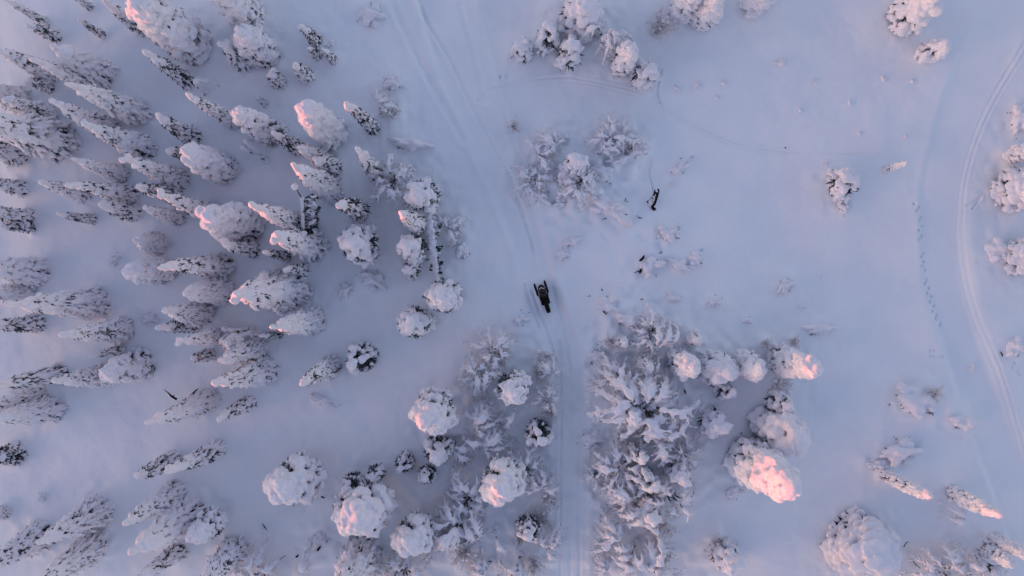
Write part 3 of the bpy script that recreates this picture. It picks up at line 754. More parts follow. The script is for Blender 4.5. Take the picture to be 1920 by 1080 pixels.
def sdist(pts, reach):
    """signed distance (px) to a polyline, only filled near it, and where along it (0..1)"""
    P = spline(pts); D = np.full(PX.shape, 1e9); U = np.zeros(PX.shape)
    for i in range(len(P) - 1):
        a, b = P[i], P[i + 1]; x0, x1 = sorted((a[0], b[0])); y0, y1 = sorted((a[1], b[1]))
        ci = np.where((X * 20 + 960 > x0 - reach) & (X * 20 + 960 < x1 + reach))[0]; ri = np.where((540 - Y * 20 > y0 - reach) & (540 - Y * 20 < y1 + reach))[0]
        if len(ci) == 0 or len(ri) == 0: continue
        sl_ = (slice(ri[0], ri[-1] + 1), slice(ci[0], ci[-1] + 1))
        dx, dy = b - a; L2 = dx * dx + dy * dy
        qx = PX[sl_] - a[0]; qy = PY[sl_] - a[1]; f = np.clip((qx * dx + qy * dy) / L2, 0, 1)
        d = np.hypot(qx - f * dx, qy - f * dy); sg = np.sign(qx * dy - qy * dx)
        cur = D[sl_]; m = d < np.abs(cur); cur[m] = (d * np.where(sg == 0, 1, sg))[m]; D[sl_] = cur
        uu = U[sl_]; uu[m] = ((i + f) / (len(P) - 1))[m]; U[sl_] = uu
    return D, U
G = lambda d, s_: np.exp(-(d / s_) ** 2)
def sstep(x, a, b): t = np.clip((x - a) / (b - a), 0, 1); return t * t * (3 - 2 * t)
# straight trail: from the top edge past the snowmobile and down the cutting
MAIN = [(828, -60), (845, 40), (872, 130), (912, 240), (955, 350), (990, 450), (1016, 550), (1050, 640), (1066, 740), (1068, 860), (1068, 980), (1068, 1140)]
D, U = sdist(MAIN, 150)
wv = np.interp(U, [0, .15, .35, .5, .56, 1], [56, 46, 30, 26, 27, 27]); inside = sstep(np.abs(D), wv + 7, wv - 5)
flat = .10 * vnoise(GX / 9, GY / 9, 9)
Z = Z * (1 - inside * .85) + (flat - .20) * inside * .85
Z += .13 * G(np.abs(D) - wv - 9, 9) * (np.abs(D) < 150)
# long lines pressed into the trail
for pts, dp, sg in (([(722, -20), (765, 70), (800, 140), (835, 200), (870, 265)], .13, 5.5), ([(772, -20), (800, 40), (832, 90), (858, 140), (888, 205), (925, 270), (962, 340), (990, 430), (1006, 500)], .12, 3.6),
                ([(862, 10), (885, 90), (902, 160), (912, 190)], .10, 5), ([(950, 330), (978, 400), (1002, 470)], .07, 4),
                ([(1049, 640), (1051, 760), (1050, 900), (1050, 1120)], .10, 2.6), ([(1088, 650), (1088, 760), (1086, 900), (1087, 1120)], .07, 2.6),
                ([(1040, 600), (1068, 700), (1069, 1120)], .05, 3),
                # tracks of the snowmobile
                ([(998, 546), (1004, 560), (1014, 590), (1030, 640), (1050, 700)], .11, 2.6), ([(1037, 540), (1045, 575), (1058, 620), (1070, 700)], .09, 3),
                ([(984, 535), (992, 560), (1002, 590), (1010, 615)], .14, 2.6),
                # ski track across the clearing, doubled
                ([(895, 190), (915, 170), (960, 156), (1010, 146), (1060, 142), (1110, 150), (1160, 161), (1205, 174), (1240, 190), (1270, 212), (1310, 236), (1360, 259), (1410, 274), (1480, 284), (1560, 288), (1645, 290)], .06, 1.9),
                ([(1050, 149), (1110, 156), (1158, 168), (1203, 181), (1238, 197), (1268, 219), (1308, 243), (1358, 266), (1408, 280), (1478, 290)], .045, 1.9),
                ([(1240, 192), (1234, 172), (1236, 150), (1242, 130)], .12, 2.2),
                # twin ruts of the curving trail
                ([(1925, 70), (1890, 130), (1855, 190), (1832, 240), (1815, 290), (1803, 340), (1797, 390), (1794, 440), (1798, 490), (1808, 545), (1824, 600), (1848, 660), (1872, 720), (1895, 790), (1930, 900)], .075, 2.4),
                ([(1932, 74), (1897, 134), (1862, 194), (1839, 244), (1822, 294), (1810, 344), (1804, 392), (1801, 440), (1805, 489), (1815, 543), (1831, 598), (1855, 657), (1879, 717), (1902, 787), (1937, 897)], .07, 2.2),
                ([(1800, 110), (1775, 180), (1756, 250), (1740, 330), (1733, 410), (1736, 490), (1750, 570), (1772, 650), (1800, 740), (1840, 850), (1880, 960)], .07, 7),
                # crossing scratches in the snow
                ([(1810, 385), (1826, 378), (1840, 366)], .10, 1.8), ([(1820, 392), (1838, 372)], .12, 1.8), ([(1222, 300), (1218, 325), (1222, 348), (1227, 362)], .12, 2),
                ([(1228, 400), (1232, 430), (1236, 470)], .10, 6)):
    d_, u_ = sdist(pts, 30)
    Z -= .9 * dp * G(d_, sg) * (np.abs(d_) < 40) * (1 + .4 * vnoise(PX / 9, PY / 9, 21))
    Z += .5 * dp * G(np.abs(d_) - sg * 2, sg) * (np.abs(d_) < 40)
# curving trail bed and its berm
CUR = [(1900, -20), (1856, 90), (1812, 190), (1786, 280), (1770, 360), (1766, 440), (1772, 520), (1790, 600), (1818, 690), (1852, 780), (1890, 880), (1930, 990)]
D2, U2 = sdist(CUR, 120)
ins = sstep(np.abs(D2), 52, 22); Z = Z * (1 - .8 * ins) + (-.08) * .8 * ins
d3 = D2 if D2[np.argmin(np.abs(Y - gy(440))), np.argmin(np.abs(X - gx(1800)))] > 0 else -D2
Z += .06 * G(d3 - 52, 18) * (np.abs(D2) < 120) - .05 * G(d3 + 40, 7) * (np.abs(D2) < 120)
# pressed hollow beside the snowmobile
for (hx, hy, rx, ry, dp) in ((1043, 562, 12, 30, .20), (1000, 575, 12, 30, .16), (1017, 590, 10, 22, .14)):
    a = R(18); ux = (PX - hx) * math.cos(a) + (PY - hy) * -math.sin(a); uy = (PX - hx) * math.sin(a) + (PY - hy) * math.cos(a)
    Z -= dp * np.exp(-((ux / rx) ** 4 + (uy / ry) ** 4))
# footprints of one walker along the curving trail
foot = spline([(1716, 382), (1724, 410), (1722, 440), (1728, 478), (1730, 505), (1738, 535), (1744, 562), (1752, 590), (1764, 612)], 8)
for i, (fx_, fy_) in enumerate(foot):
    if i in (9, 10, 16): continue
    qx = fx_ + (3.2 if i % 2 else -3.2) + random.uniform(-.8, .8); qy = fy_ + random.uniform(-2, 2)
    Z -= .21 * np.exp(-(((PX - qx) / 1.8) ** 2 + ((PY - qy) / 3.0) ** 2)) * ((np.abs(PX - qx) < 12) & (np.abs(PY - qy) < 14))
for (ax_, ay_, n_) in ((1748, 660, 7), (1905, 690, 5), (948, 150, 6), (1300, 470, 4)):
    for i in range(n_):
        qx = ax_ + random.uniform(-16, 16); qy = ay_ + random.uniform(-12, 12)
        Z -= .16 * np.exp(-(((PX - qx) / 2) ** 2 + ((PY - qy) / 2.4) ** 2)) * ((np.abs(PX - qx) < 10) & (np.abs(PY - qy) < 10))
# snow banks up round every tree foot and mound, with a hollow right at big crowns
for k, x, y, h, rad, rot, lab, asp in ITEMS:
    if abs(x) > 52 or abs(y) > 31: continue
    sgm = rad * 1.35; ci = np.where(np.abs(X - x) < sgm * 3)[0]; ri = np.where(np.abs(Y - y) < sgm * 3)[0]
    if len(ci) == 0 or len(ri) == 0: continue
    sl_ = (slice(ri[0], ri[-1] + 1), slice(ci[0], ci[-1] + 1)); rr = np.hypot(GX[sl_] - x, GY[sl_] - y)
    up = {'S': .28, 'F': .3, 'L': .25, 'Q': .3, 'H': .3, 'o': .1, 's': .2, 'P': .25, 'p': .25, 'B': .15, 'A': .1, 'R': .22, 'M': .20, 'b': .06}[k] 
    lob = 1 + .5 * vnoise(GX[sl_] / .8, GY[sl_] / .8, 33)
    Z[sl_] += up * np.exp(-(rr / sgm) ** 2) * lob
    if k in 'SFPLH': Z[sl_] -= .35 * np.exp(-(rr / (rad * .7)) ** 2)
# thicket floor is lumpy
def patch(cx, cy, rx, ry): return np.exp(-(((PX - cx) / rx) ** 2 + ((PY - cy) / ry) ** 2) ** 2)
th = patch(1190, 850, 90, 260) + patch(940, 900, 110, 240) + patch(1100, 310, 130, 110) * .6 + patch(1180, 600, 90, 90) * .5
Z += th * (.16 * vnoise(GX / .9, GY / .9, 40) + .10 * vnoise(GX / .45, GY / .45, 41)) * (1 - inside)
# unseen ridge added towards the sun to keep the plain in shade
along = GX * SUN_DIR.x + GY * SUN_DIR.y; across = -GX * SUN_DIR.y + GY * SUN_DIR.x
SHADE_RIDGE_D, SHADE_RIDGE_H = 210.0, 16.5
prof = SHADE_RIDGE_H + 1.1 * vnoise(across / 9 + 40, across * 0 + 3, 50) + .6 * vnoise(across / 3.5 + 40, across * 0 + 5, 51) - 2.1 * np.exp(-((across - 33) / 4.5) ** 2)  # crest bumps and notch shaped to let sun onto chosen treetops
Z += prof * sstep(along, 90, SHADE_RIDGE_D) * NEAR.astype(float) * 0 + prof * sstep(along, 90, SHADE_RIDGE_D)
nr, nc = GX.shape; idx = np.arange(nr * nc).reshape(nr, nc)
F = np.stack([idx[:-1, :-1], idx[:-1, 1:], idx[1:, 1:], idx[1:, :-1]], -1).reshape(-1, 4)
gme = mesh_from('snow_ground', np.stack([GX, GY, Z], -1).reshape(-1, 3), F, M['ground'])
go = bpy.data.objects.new('snow_ground', gme); C.objects.link(go); go['kind'] = 'structure'
def gz(x, y):
    return float(Z[min(nr - 1, int(np.searchsorted(Y, y))), min(nc - 1, int(np.searchsorted(X, x)))])

# ------------------------------------------------------------------ plant the trees and shrubs
def root_at(name, loc, rz, sc, label, cat, group=None):
    o = bpy.data.objects.new(name, None); C.objects.link(o); o.empty_display_size = .3
    o.location = loc; o.rotation_euler = (0, 0, rz); o.scale = sc
    o['label'] = label; o['category'] = cat
    if group: o['group'] = group
    return o
def part(name, me, parent, label=None):
    o = bpy.data.objects.new(name, me); C.objects.link(o); o.parent = parent
    if label: o['label'] = label
    return o
random.seed(77)
cnt = {}
for k, x, y, h, rad, rot, lab, asp in ITEMS:
    name, cat, grp = INFO[k]; lst = PROTO[k]; i = cnt.get(k, random.randint(0, 5)); cnt[k] = i + 1
    if k == 'P': i = random.choice([4, 5]) if rad > 1.9 else i % 4
    if k in 'Pp' and (x > 3 or y > 20): lst = PROTO[{'P': 'Q', 'p': 'q'}[k]]
    if k == 'P' and x > 25 and rad > 2.5: lst = PROTO['H']
    parts, h0, r0 = lst[i % len(lst)]
    rz = random.uniform(0, 6.283) if rot is None else rot
    if k in 'Mb': s_ = rad / r0; sc = (s_, s_ * asp, (s_ * .75 + .25) * min(1, .45 + asp * .6) * (1.35 if k == 'M' else 1.1))
    else: s_ = rad / r0 * (1.0 if k not in 'BA' else 1.0); sc = (s_, s_, h / h0)
    if k in 'BA': sc = (s_, s_, h / h0)
    o = root_at(name, (x, y, gz(x, y) - .04), rz, sc, lab, cat, grp)
    if k in 'SFs': o.rotation_euler = (random.uniform(-.035, .035), random.uniform(-.035, .035), rz)
    for pn, me in parts: part(pn, me, o)
labs = [i[6] for i in ITEMS]
assert len(set(labs)) == len(labs), [l for l in labs if labs.count(l) > 1]


# ------------------------------------------------------------------ fallen trunks, snags, black twigs
def chain_blobs(P, rad, flat=.7, step=.3, jit=.05):
    B = Blobs(); P = [Vector(p) for p in P]
    for i in range(len(P) - 1):
        L = (P[i + 1] - P[i]).length; n = max(1, int(L / step))
        for j in range(n):
            f = (j + random.random() * .6) / n; p = P[i].lerp(P[i + 1], f)
            r_ = rad * random.uniform(.8, 1.2)
            B.add(p + Vector((random.uniform(-jit, jit), random.uniform(-jit, jit), rad * .25)), (step * 1.1, r_, r_ * flat), P[i + 1] - P[i])
    return B
def px3(x, y, z):       # a photo position seen at height z
    f = (CAM_H - z) / CAM_H; return Vector((gx(x) * f, gy(y) * f, z))
random.seed(5)
# long fallen trunk with dark stubs along one side
a, b = px3(804, 405, 2.4), px3(820, 530, .25); mid = (a + b) / 2
g0 = gz(mid.x, mid.y)
t = root_at('fallen_tree', (mid.x, mid.y, g0), 0, (1, 1, 1), "long fallen tree under snow with black branch stubs, right of the cauliflower pine", 'fallen tree')
P = [a.lerp(b, i / 8) - Vector((mid.x, mid.y, g0)) for i in range(9)]
s = Soup(); s.tube(P, [.2 - .012 * i for i in range(9)], 7); part('trunk', s.build('trunk', M['bark'], True), t)
s = Soup()
for i in range(26):
    f = random.uniform(.08, .98); p = P[0].lerp(P[-1], f); sd = 1 if i % 4 else -1
    L = random.uniform(.6, 1.3) * (1 - .5 * f); e = p + Vector((sd * L, random.uniform(-.3, .1), random.uniform(-.1, .25)))
    s.tube([p, p.lerp(e, .5) + Vector((0, 0, .08)), e], [.05, .035, .02], 5); s.needle_fan(e - Vector((sd * .15, 0, 0)), (sd, -.3, 0), .3, .05, 6, 1.2, .4)
part('branch', s.build('branch', M['darkwood']), t)
B = chain_blobs(P, .36, .65, .32, .06)
for i in range(8):
    p = P[0].lerp(P[-1], random.uniform(0, .6)); B.add(p + Vector((random.uniform(.3, .9), 0, .1)), (.22, .12, .1), (1, -.3, 0))
part('snow_cover', B.build('snow_cover', .055, .05, 2.5, 3), t)

# dead trunk leaning upright among the speckled spruces
a, b = px3(566, 372, 5.4), px3(569, 432, 3.6); base = px3(588, 440, 0)
g0 = gz(base.x, base.y); org = Vector((base.x, base.y, g0))
t = root_at('dead_tree', org, 0, (1, 1, 1), "broken dead trunk topped with a straight snow ridge and a tiny snow ball", 'dead tree')
s = Soup(); P = [Vector((0, 0, -.3)), b - org + Vector((.3, 0, -.5)), b - org, (a + b) / 2 - org, a - org]
s.tube(P, [.2, .17, .15, .12, .09], 7); tip = px3(553, 350, 6.8) - org; s.tube([a - org, tip], [.05, .03], 5)
part('trunk', s.build('trunk', M['darkwood'], True), t)
s = Soup()
for i in range(34):
    p = (a - org).lerp(b - org, random.random()) - Vector((0, 0, .15)); e = p + Vector((random.uniform(.1, 1.15), random.uniform(-.6, .6), -random.uniform(.1, .9)))
    s.tube([p, e], [.04, .015], 4); s.needle_fan(e, (1, random.uniform(-.6, .6), -.4), .35, .06, 7, 1.4, .5)
part('branch', s.build('branch', M['needle']), t)
B = chain_blobs([a - org, b - org], .17, .8, .3, .02); B.add(tip, (.3, .3, .3)); B.add(a - org, (.22, .22, .2))
for i in range(30):
    p = (a - org).lerp(b - org, random.random()); B.add(p + Vector((random.uniform(.3, 1.05), random.uniform(-.3, .3), -random.uniform(.1, .5))), (random.uniform(.12, .24), .11, .09), (1, random.uniform(-1, 1), -.4))
part('snow_cover', B.build('snow_cover', .05, .03, 3, 2), t)

# black looped snag in the clearing
org = Vector((gx(1223), gy(392), gz(gx(1223), gy(392))))
t = root_at('dead_snag', org, 0, (1, 1, 1), "black looped dead snag standing alone in the middle clearing", 'dead tree')
W = lambda x, y, z: Vector(((x - 1223) / 20, (392 - y) / 20, z))
s = Soup()
s.tube([W(1227, 394, .02), W(1223, 392, .06), W(1220.5, 389, .2), W(1224.5, 384, .35), W(1226.5, 375, .55), W(1228, 366, .75), W(1229.5, 361, .9)], [.12, .17, .13, .11, .12, .13, .09], 7)
s.tube([W(1222, 390, .05), W(1219, 389, .1)], [.12, .05], 6)
s.tube([W(1229.5, 366, .75), W(1225.5, 365, .78), W(1222.5, 364, .75)], [.12, .14, .12], 6)
part('trunk', s.build('trunk', M['darkwood'], True), t)
s = Soup()
s.tube([W(1229.5, 362, .9), W(1228.5, 359.5, .95), W(1226.5, 359, .98)], [.09, .08, .05], 6)
s.tube([W(1222.5, 365, .75), W(1222.5, 361.5, .85), W(1223.5, 360, .88)], [.1, .08, .04], 6)
s.tube([W(1223, 366, .7), W(1221.5, 368, .5), W(1220.5, 369.5, .3)], [.1, .07, .04], 5)
s.tube([W(1217, 372.5, .35), W(1219.5, 372, .42), W(1221.5, 376, .4)], [.035, .05, .04], 5)
s.tube([W(1218, 373, .3), W(1214, 377, .2), W(1211.5, 379, .1)], [.02, .02, .06], 5)
s.tube([W(1211.5, 379, .08), W(1213.3, 382, .04)], [.07, .03], 5)
s.tube([W(1225, 381, .4), W(1221, 380.5, .3)], [.05, .02], 5)
part('branch', s.build('branch', M['darkwood'], True), t)
B = Blobs(); B.add(W(1226, 362, .85), (.16, .14, .09)); B.add(W(1224, 371, .4), (.13, .35, .12)); B.add(W(1220, 379, .05), (.3, .4, .2)); B.add(W(1223, 386, .05), (.2, .25, .12))
part('snow_cover', B.build('snow_cover', .035, .02, 5, 2, .01), t)

# broken black branches beside the mound in the centre, and loose twigs elsewhere
def twig_thing(name, pts_px, zs, rads, label, cat='branch', grp=None, fork=()):
    x0, y0 = pts_px[0]; org = Vector((gx(x0), gy(y0), gz(gx(x0), gy(y0))))
    s = Soup(); W = lambda p, z: Vector(((p[0] - x0) / 20, (y0 - p[1]) / 20, z + gz(gx(p[0]), gy(p[1])) - org.z))
    s.tube([W(p, z) for p, z in zip(pts_px, zs)], rads, 6)
    for f in fork: s.tube([W(p, z) for p, z in f], [rads[0] * .8] + [rads[0] * .4] * (len(f) - 1), 5)
    o = part(name, s.build(name, M['darkwood'], True), None); o.location = org; o['label'] = label; o['category'] = cat
    if grp: o['group'] = grp
G_ = 'dark twigs poking out of the snow'
twig_thing('broken_branch', [(1195, 490), (1199, 487), (1203, 480)], [.25, .4, .5], [.08, .15, .06], "forked coal-black broken branch upper left of the centre mound", grp=G_, fork=[[((1199, 487), .4), ((1205, 484), .5)]])
twig_thing('broken_branch', [(1196, 513), (1197, 508), (1198, 505)], [.2, .35, .4], [.09, .13, .07], "stubby coal-black branch lower left of the centre mound", grp=G_, fork=[[((1197, 508), .3), ((1188, 511), .2), ((1186, 512), .15)]])
twig_thing('broken_branch', [(336, 747), (330, 741), (325, 733), (319, 727)], [.7, 1, 1.2, 1.4], [.12, .10, .05, .02], "black forked twig standing above the white-knobbed spruce", grp=G_, fork=[[((331, 742), 1), ((336, 738), 1.1)]])
twig_thing('broken_branch', [(355, 752), (366, 741), (380, 728), (386, 724)], [.9, 1.2, 1.5, 1.7], [.14, .11, .06, .03], "long dark slanting branch right of the black forked twig", grp=G_)
twig_thing('broken_branch', [(1274, 724), (1277, 731), (1279, 735)], [.3, .3, .1], [.04, .09, .04], "short black twig in open snow right of the great birch fan", grp=G_)
twig_thing('broken_branch', [(1266, 842), (1268, 840), (1271, 838)], [.3, .3, .2], [.08, .12, .05], "black stub right of the upper lower-thicket birch", grp=G_)
twig_thing('broken_branch', [(496, 978), (502, 984), (504, 990)], [.2, .3, .2], [.03, .05, .03], "thin black forked twig below the massive lone pine", grp=G_, fork=[[((501, 983), .3), ((497, 987), .3)]])
twig_thing('broken_branch', [(604, 929), (608, 930), (611, 932)], [.2, .3, .2], [.06, .08, .03], "tiny black twig right of the massive lone pine", grp=G_)
twig_thing('broken_branch', [(600, 1026), (604, 1020), (608, 1015)], [.4, .6, .9], [.12, .10, .05], "black branch end beneath the massive pine's pink corner", grp=G_)
twig_thing('broken_branch', [(560, 1038), (563, 1036), (565, 1034)], [.3, .4, .3], [.08, .1, .04], "black stub above the lone snowy stem at the bottom", grp=G_)
twig_thing('broken_branch', [(1128, 583), (1131, 586), (1134, 589)], [.2, .22, .1], [.04, .07, .03], "short dark twig in the pale drift right of the snowmobile", grp=G_)
twig_thing('broken_branch', [(1196, 562), (1200, 560), (1203, 561)], [.2, .22, .1], [.03, .04, .02], "faint dark twig above the ring-shaped birch", grp=G_)
twig_thing('broken_branch', [(1689, 1022), (1689, 1012), (1690, 1007)], [.5, .8, 1], [.04, .035, .02], "upright thin black twig right of the widest pine", grp=G_)
twig_thing('broken_branch', [(1706, 1048), (1712, 1055), (1722, 1063)], [.5, .5, .3], [.04, .05, .03], "slanting black twig below the upright thin one", grp=G_)
twig_thing('broken_branch', [(1865, 658), (1868, 662), (1871, 667)], [.1, .15, .05], [.03, .06, .03], "small dark twig outside the curving trail near the right edge", grp=G_)
twig_thing('broken_branch', [(1473, 276), (1475, 277)], [.15, .1], [.06, .04], "tiny black speck of twig on the ski track", grp=G_)
twig_thing('broken_branch', [(392, 101), (397, 100)], [.2, .1], [.05, .03], "tiny black twig right of the huge top-edge spruce", grp=G_)
twig_thing('broken_branch', [(1385, 812), (1388, 809)], [.3, .3], [.05, .04], "tiny black twig below the low pine with black twigs", grp=G_)

# ------------------------------------------------------------------ snowmobile and rider (heading up the trail)
def part_bm(name, bm, m, parent, bevel=0, smooth=True, label=None):
    me = bpy.data.meshes.new(name); bmesh.ops.recalc_face_normals(bm, faces=bm.faces); bm.to_mesh(me); bm.free()
    me.materials.append(m)
    if smooth: me.polygons.foreach_set('use_smooth', np.ones(len(me.polygons), dtype=bool))
    o = part(name, me, parent, label)
    if bevel:
        b = o.modifiers.new('b', 'BEVEL'); b.width = bevel; b.segments = 2
    return o
def loft(secs, cap=True):
    """secs: list of (y, [(x,z)...]) -> skin"""
    bm = bmesh.new(); rings = []
    for y, pr in secs: rings.append([bm.verts.new((x, y, z)) for x, z in pr])
    for A, B_ in zip(rings, rings[1:]):
        n = len(A)
        for i in range(n): bm.faces.new((A[i], A[(i + 1) % n], B_[(i + 1) % n], B_[i]))
    if cap: bm.faces.new(rings[0]); bm.faces.new(rings[-1][::-1])
    return bm
def oval(w_, z0, z1, n=12, sq=.8, cx=0):
    o = []
    for i in range(n):
        a = 2 * math.pi * i / n; c, s_ = math.cos(a), math.sin(a)
        o.append((cx + w_ / 2 * math.copysign(abs(c) ** sq, c), (z0 + z1) / 2 + (z1 - z0) / 2 * math.copysign(abs(s_) ** sq, s_)))
    return o
def boxes(bm, lst):
    for (cx, cy, cz, sx, sy, sz, rx, rz_) in lst:
        bmesh.ops.create_cube(bm, size=1, matrix=Matrix.Translation((cx, cy, cz)) @ Euler((rx, 0, rz_)).to_matrix().to_4x4() @ Matrix.Diagonal((sx, sy, sz, 1)))
    return bm
def tube_obj(name, pts, rads, m, parent, k=8, label=None):
    s = Soup(); s.tube(pts, rads, k); return part(name, s.build(name, m, True), parent, label)

# photo: nose between the ski tips near (1011,530), tail (1029,586)
sx_, sy_ = gx(1019.5), gy(556)
yaw = math.atan2(17.0, 54.0)
gsn = min(gz(sx_ + dx, sy_ + dy) for dx in (-.3, 0, .3) for dy in (-1, 0, 1)) + .10
sn = root_at('snowmobile', (sx_, sy_, gsn), yaw, (.96, .96, 1), "black snowmobile with long skis riding up the trail at the centre", 'snowmobile')
# y forward; nose at 1.25, tail at -1.6
body = loft([(1.22, oval(.20, .30, .42)), (1.10, oval(.50, .22, .58)), (.85, oval(.66, .18, .74)), (.5, oval(.74, .18, .86)), (.2, oval(.66, .20, .90)), (-.05, oval(.50, .25, .84)), (-.25, oval(.36, .3, .76))])
part_bm('hood', body, M['maroon'], sn)
ws = loft([(.66, [(-.26, .83), (-.14, .88), (0, .90), (.14, .88), (.26, .83), (.24, .80), (0, .86), (-.24, .80)]),
           (.50, [(-.34, .96), (-.18, 1.06), (0, 1.10), (.18, 1.06), (.34, .96), (.32, .94), (0, 1.07), (-.32, .94)])])
part_bm('windshield', ws, M['grey'], sn)
st = bmesh.new(); boxes(st, [(-.17, .84, .79, .20, .06, .03, -.3, .55), (.15, .80, .82, .24, .06, .03, -.3, -.45), (0, .89, .80, .16, .06, .03, -.3, 0)])
part_bm('hood_stripe', st, M['white'], sn, .008)
for sd in (-1, 1):
    hl = bmesh.new(); bmesh.ops.create_uvsphere(hl, u_segments=10, v_segments=6, radius=.07, matrix=Matrix.Translation((sd * .13, 1.08, .52)) @ Matrix.Diagonal((1.3, .7, .8, 1)))
    part_bm('headlight', hl, M['lens'], sn)
    # skis
    sk = bmesh.new(); prev = None
    for (y, z, w_) in ((1.50, .26, .07), (1.42, .16, .16), (1.30, .07, .20), (1.1, .02, .21), (.6, .015, .21), (.28, .03, .19), (.20, .06, .14)):
        r_ = [sk.verts.new((sd * .52 - w_ / 2, y, z)), sk.verts.new((sd * .52 + w_ / 2, y, z)), sk.verts.new((sd * .52 + w_ / 2, y, z + .035)), sk.verts.new((sd * .52 - w_ / 2, y, z + .035))]
        if prev:
            for i in range(4): sk.faces.new((prev[i], prev[(i + 1) % 4], r_[(i + 1) % 4], r_[i]))
        else: sk.faces.new(r_)
        prev = r_
    sk.faces.new(prev[::-1])
    so_ = part_bm('ski', sk, M['blue'], sn, .006, False)
    tube_obj('ski_loop', [(sd * .52, 1.46, .24), (sd * .52, 1.40, .34), (sd * .52, 1.26, .24), (sd * .52, 1.1, .06)], [.018] * 4, M['black'], so_, 6)
    tube_obj('spindle', [(sd * .52, .82, .05), (sd * .50, .78, .3), (sd * .46, .74, .48)], [.045, .04, .05], M['grey'], sn)
    tube_obj('suspension_arm', [(sd * .50, .80, .22), (sd * .3, .66, .30)], [.025, .03], M['black'], sn, 6)
    tube_obj('shock_absorber', [(sd * .48, .78, .34), (sd * .27, .62, .68)], [.04, .045], M['grey'], sn, 8)
    # running boards
    rb = bmesh.new(); boxes(rb, [(sd * .33, -.28, .27, .20, 1.05, .03, 0, 0), (sd * .42, -.28, .29, .03, 1.05, .05, 0, 0)])
    part_bm('running_board', rb, M['black'], sn, .008)
    tube_obj('handlebar', [(0, .12, 1.0), (sd * .18, .10, 1.05), (sd * .40, .02, 1.05)], [.022, .02, .02], M['grey'], sn, 6)
tn = loft([(.1, [(-.24, .16), (.24, .16), (.24, .46), (.14, .50), (-.14, .50), (-.24, .46)]), (-1.45, [(-.22, .2), (.22, .2), (.22, .44), (.14, .48), (-.14, .48), (-.22, .44)])])
part_bm('tunnel', tn, M['black'], sn, .01, False)
tr = loft([(.35, oval(.38, .08, .30, 12, .5)), (.1, oval(.40, .0, .36, 12, .5)), (-1.3, oval(.40, .0, .36, 12, .5)), (-1.58, oval(.38, .08, .32, 12, .5))])
for i in range(16): boxes(tr, [(0, .1 - i * .1, .0, .40, .03, .05, 0, 0)])
part_bm('track', tr, M['rubber'], sn, 0, False)
fl = bmesh.new(); boxes(fl, [(0, -1.60, .34, .40, .03, .26, .35, 0)]); part_bm('snow_flap', fl, M['rubber'], sn, .008, False)
rk = bmesh.new(); boxes(rk, [(0, -1.52, .53, .42, .05, .04, 0, 0), (-.17, -1.35, .53, .03, .36, .03, 0, 0), (.17, -1.35, .53, .03, .36, .03, 0, 0), (0, -1.62, .47, .34, .06, .05, 0, 0)])
part_bm('rear_rack', rk, M['grey'], sn, .006, False)
seat = loft([(.05, oval(.24, .62, .80)), (-.1, oval(.32, .48, .86)), (-.6, oval(.36, .46, .80)), (-.92, oval(.34, .48, .80)), (-1.02, oval(.26, .50, .70))])
part_bm('seat', seat, M['rubber'], sn)
tk = bmesh.new(); boxes(tk, [(0, .16, .99, .16, .12, .06, .3, 0)]); part_bm('dashboard', tk, M['black'], sn, .02)

# rider: one skinned body, leaning forward with the hands on the bar
pr_loc = Matrix.Rotation(yaw, 3, 'Z') @ Vector((0, -.42, 0))
rd = root_at('person', (sx_ + pr_loc.x, sy_ + pr_loc.y, gsn + .80), yaw, (1, 1, 1), "snowmobile rider in black suit and dark helmet leaning over the handlebar", 'person')
def skin_mesh(name, verts, edges, rads, m, parent, root=0, sub=2):
    me = bpy.data.meshes.new(name); me.from_pydata(verts, edges, []); o = bpy.data.objects.new(name, me); C.objects.link(o)
    md = o.modifiers.new('skin', 'SKIN'); md.use_smooth_shade = True
    for i, r_ in enumerate(rads):
        d = me.skin_vertices[0].data[i]; d.radius = (r_, r_) if not isinstance(r_, tuple) else r_; d.use_root = (i == root)
    sb = o.modifiers.new('sub', 'SUBSURF'); sb.levels = sub; sb.render_levels = sub
    dg = bpy.context.evaluated_depsgraph_get(); res = bpy.data.meshes.new_from_object(o.evaluated_get(dg))
    bpy.data.objects.remove(o); res.name = name; res.materials.clear(); res.materials.append(m)
    return part(name, res, parent)
# local frame: origin at the hips on the seat
V = [(0, 0, .14), (0, .08, .34), (0, .20, .54), (0, .27, .64), (0, .33, .72),     # pelvis .. neck
     (.17, .24, .61), (.31, .38, .44), (.37, .50, .27), (-.17, .24, .61), (-.31, .38, .44), (-.37, .50, .27),
     (.12, .02, .10), (.30, .36, .04), (.33, .08, -.36), (.33, .22, -.46),
     (-.12, .02, .10), (-.30, .36, .04), (-.33, .08, -.36), (-.33, .22, -.46)]
E = [(0, 1), (1, 2), (2, 3), (3, 4), (3, 5), (5, 6), (6, 7), (3, 8), (8, 9), (9, 10), (0, 11), (11, 12), (12, 13), (13, 14), (0, 15), (15, 16), (16, 17), (17, 18)]
Rd = [.20, .21, .22, .17, .08, .12, .085, .055, .12, .085, .055, .14, .105, .08, .065, .14, .105, .08, .065]
bd = skin_mesh('snow_suit', V, E, Rd, M['cloth'], rd)
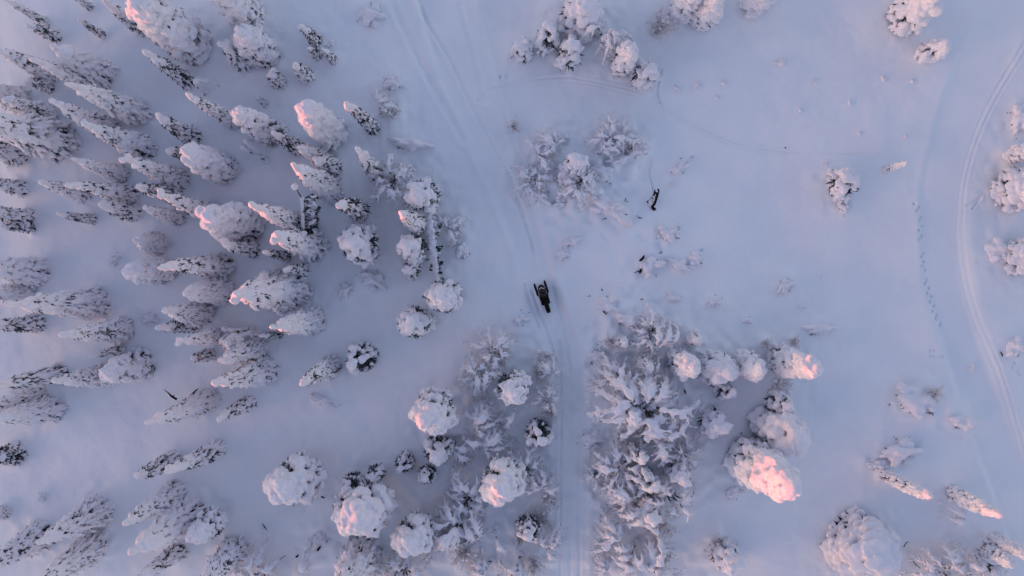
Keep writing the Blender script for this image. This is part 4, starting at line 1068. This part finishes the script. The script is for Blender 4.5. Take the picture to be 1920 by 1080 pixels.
for sd in (-1, 1):
    w0 = Vector((sd * .37, .50, .27)); HV = [w0, w0 + Vector((sd * .005, .05, -.005))]; HE = [(0, 1)]; HR = [.04, .042]
    for f in range(4):       # four fingers closed over the bar
        bx = w0 + Vector((sd * (-.035 + .024 * f), .085, .012)); L = (.9, 1, .95, .75)[f]
        n0 = len(HV); HV += [bx, bx + Vector((0, .03 * L, -.012)), bx + Vector((0, .022 * L, -.045)), bx + Vector((0, -.012, -.055))]
        HE += [(1, n0), (n0, n0 + 1), (n0 + 1, n0 + 2), (n0 + 2, n0 + 3)]; HR += [.015, .013, .012, .010]
    n0 = len(HV); HV += [w0 + Vector((-sd * .045, .04, -.02)), w0 + Vector((-sd * .045, .07, -.05))]; HE += [(1, n0), (n0, n0 + 1)]; HR += [.016, .013]
    skin_mesh('glove', [tuple(v) for v in HV], HE, HR, M['glove'], rd, 0, 1)
    bt = loft([(.02, oval(.11, -.52, -.38, cx=sd * .33)), (.14, oval(.12, -.53, -.40, cx=sd * .33)), (.28, oval(.11, -.53, -.44, cx=sd * .33)), (.34, oval(.07, -.52, -.47, cx=sd * .33))])
    part_bm('boot', bt, M['black'], rd)
hm = bmesh.new(); bmesh.ops.create_uvsphere(hm, u_segments=24, v_segments=16, radius=.145, matrix=Matrix.Translation((0, .42, .84)) @ Euler((-.35, 0, 0)).to_matrix().to_4x4() @ Matrix.Diagonal((.92, 1.12, 1.02, 1)))
for v in hm.verts:           # chin bar juts forward
    l_ = v.co - Vector((0, .42, .84))
    if l_.z < -.02 and l_.y > .02: v.co.y += .05; v.co.z -= .01
hmo = part_bm('helmet', hm, M['black'], rd)
pk = loft([(.52, [(-.10, .93), (0, .955), (.10, .93), (.10, .92), (0, .943), (-.10, .92)]), (.66, [(-.075, .90), (0, .915), (.075, .90), (.075, .89), (0, .905), (-.075, .89)])]); part_bm('peak', pk, M['grey'], hmo)
gg = bmesh.new(); bmesh.ops.create_uvsphere(gg, u_segments=14, v_segments=8, radius=.09, matrix=Matrix.Translation((0, .53, .83)) @ Matrix.Diagonal((1.05, .6, .55, 1))); part_bm('goggles', gg, M['lens'], hmo)
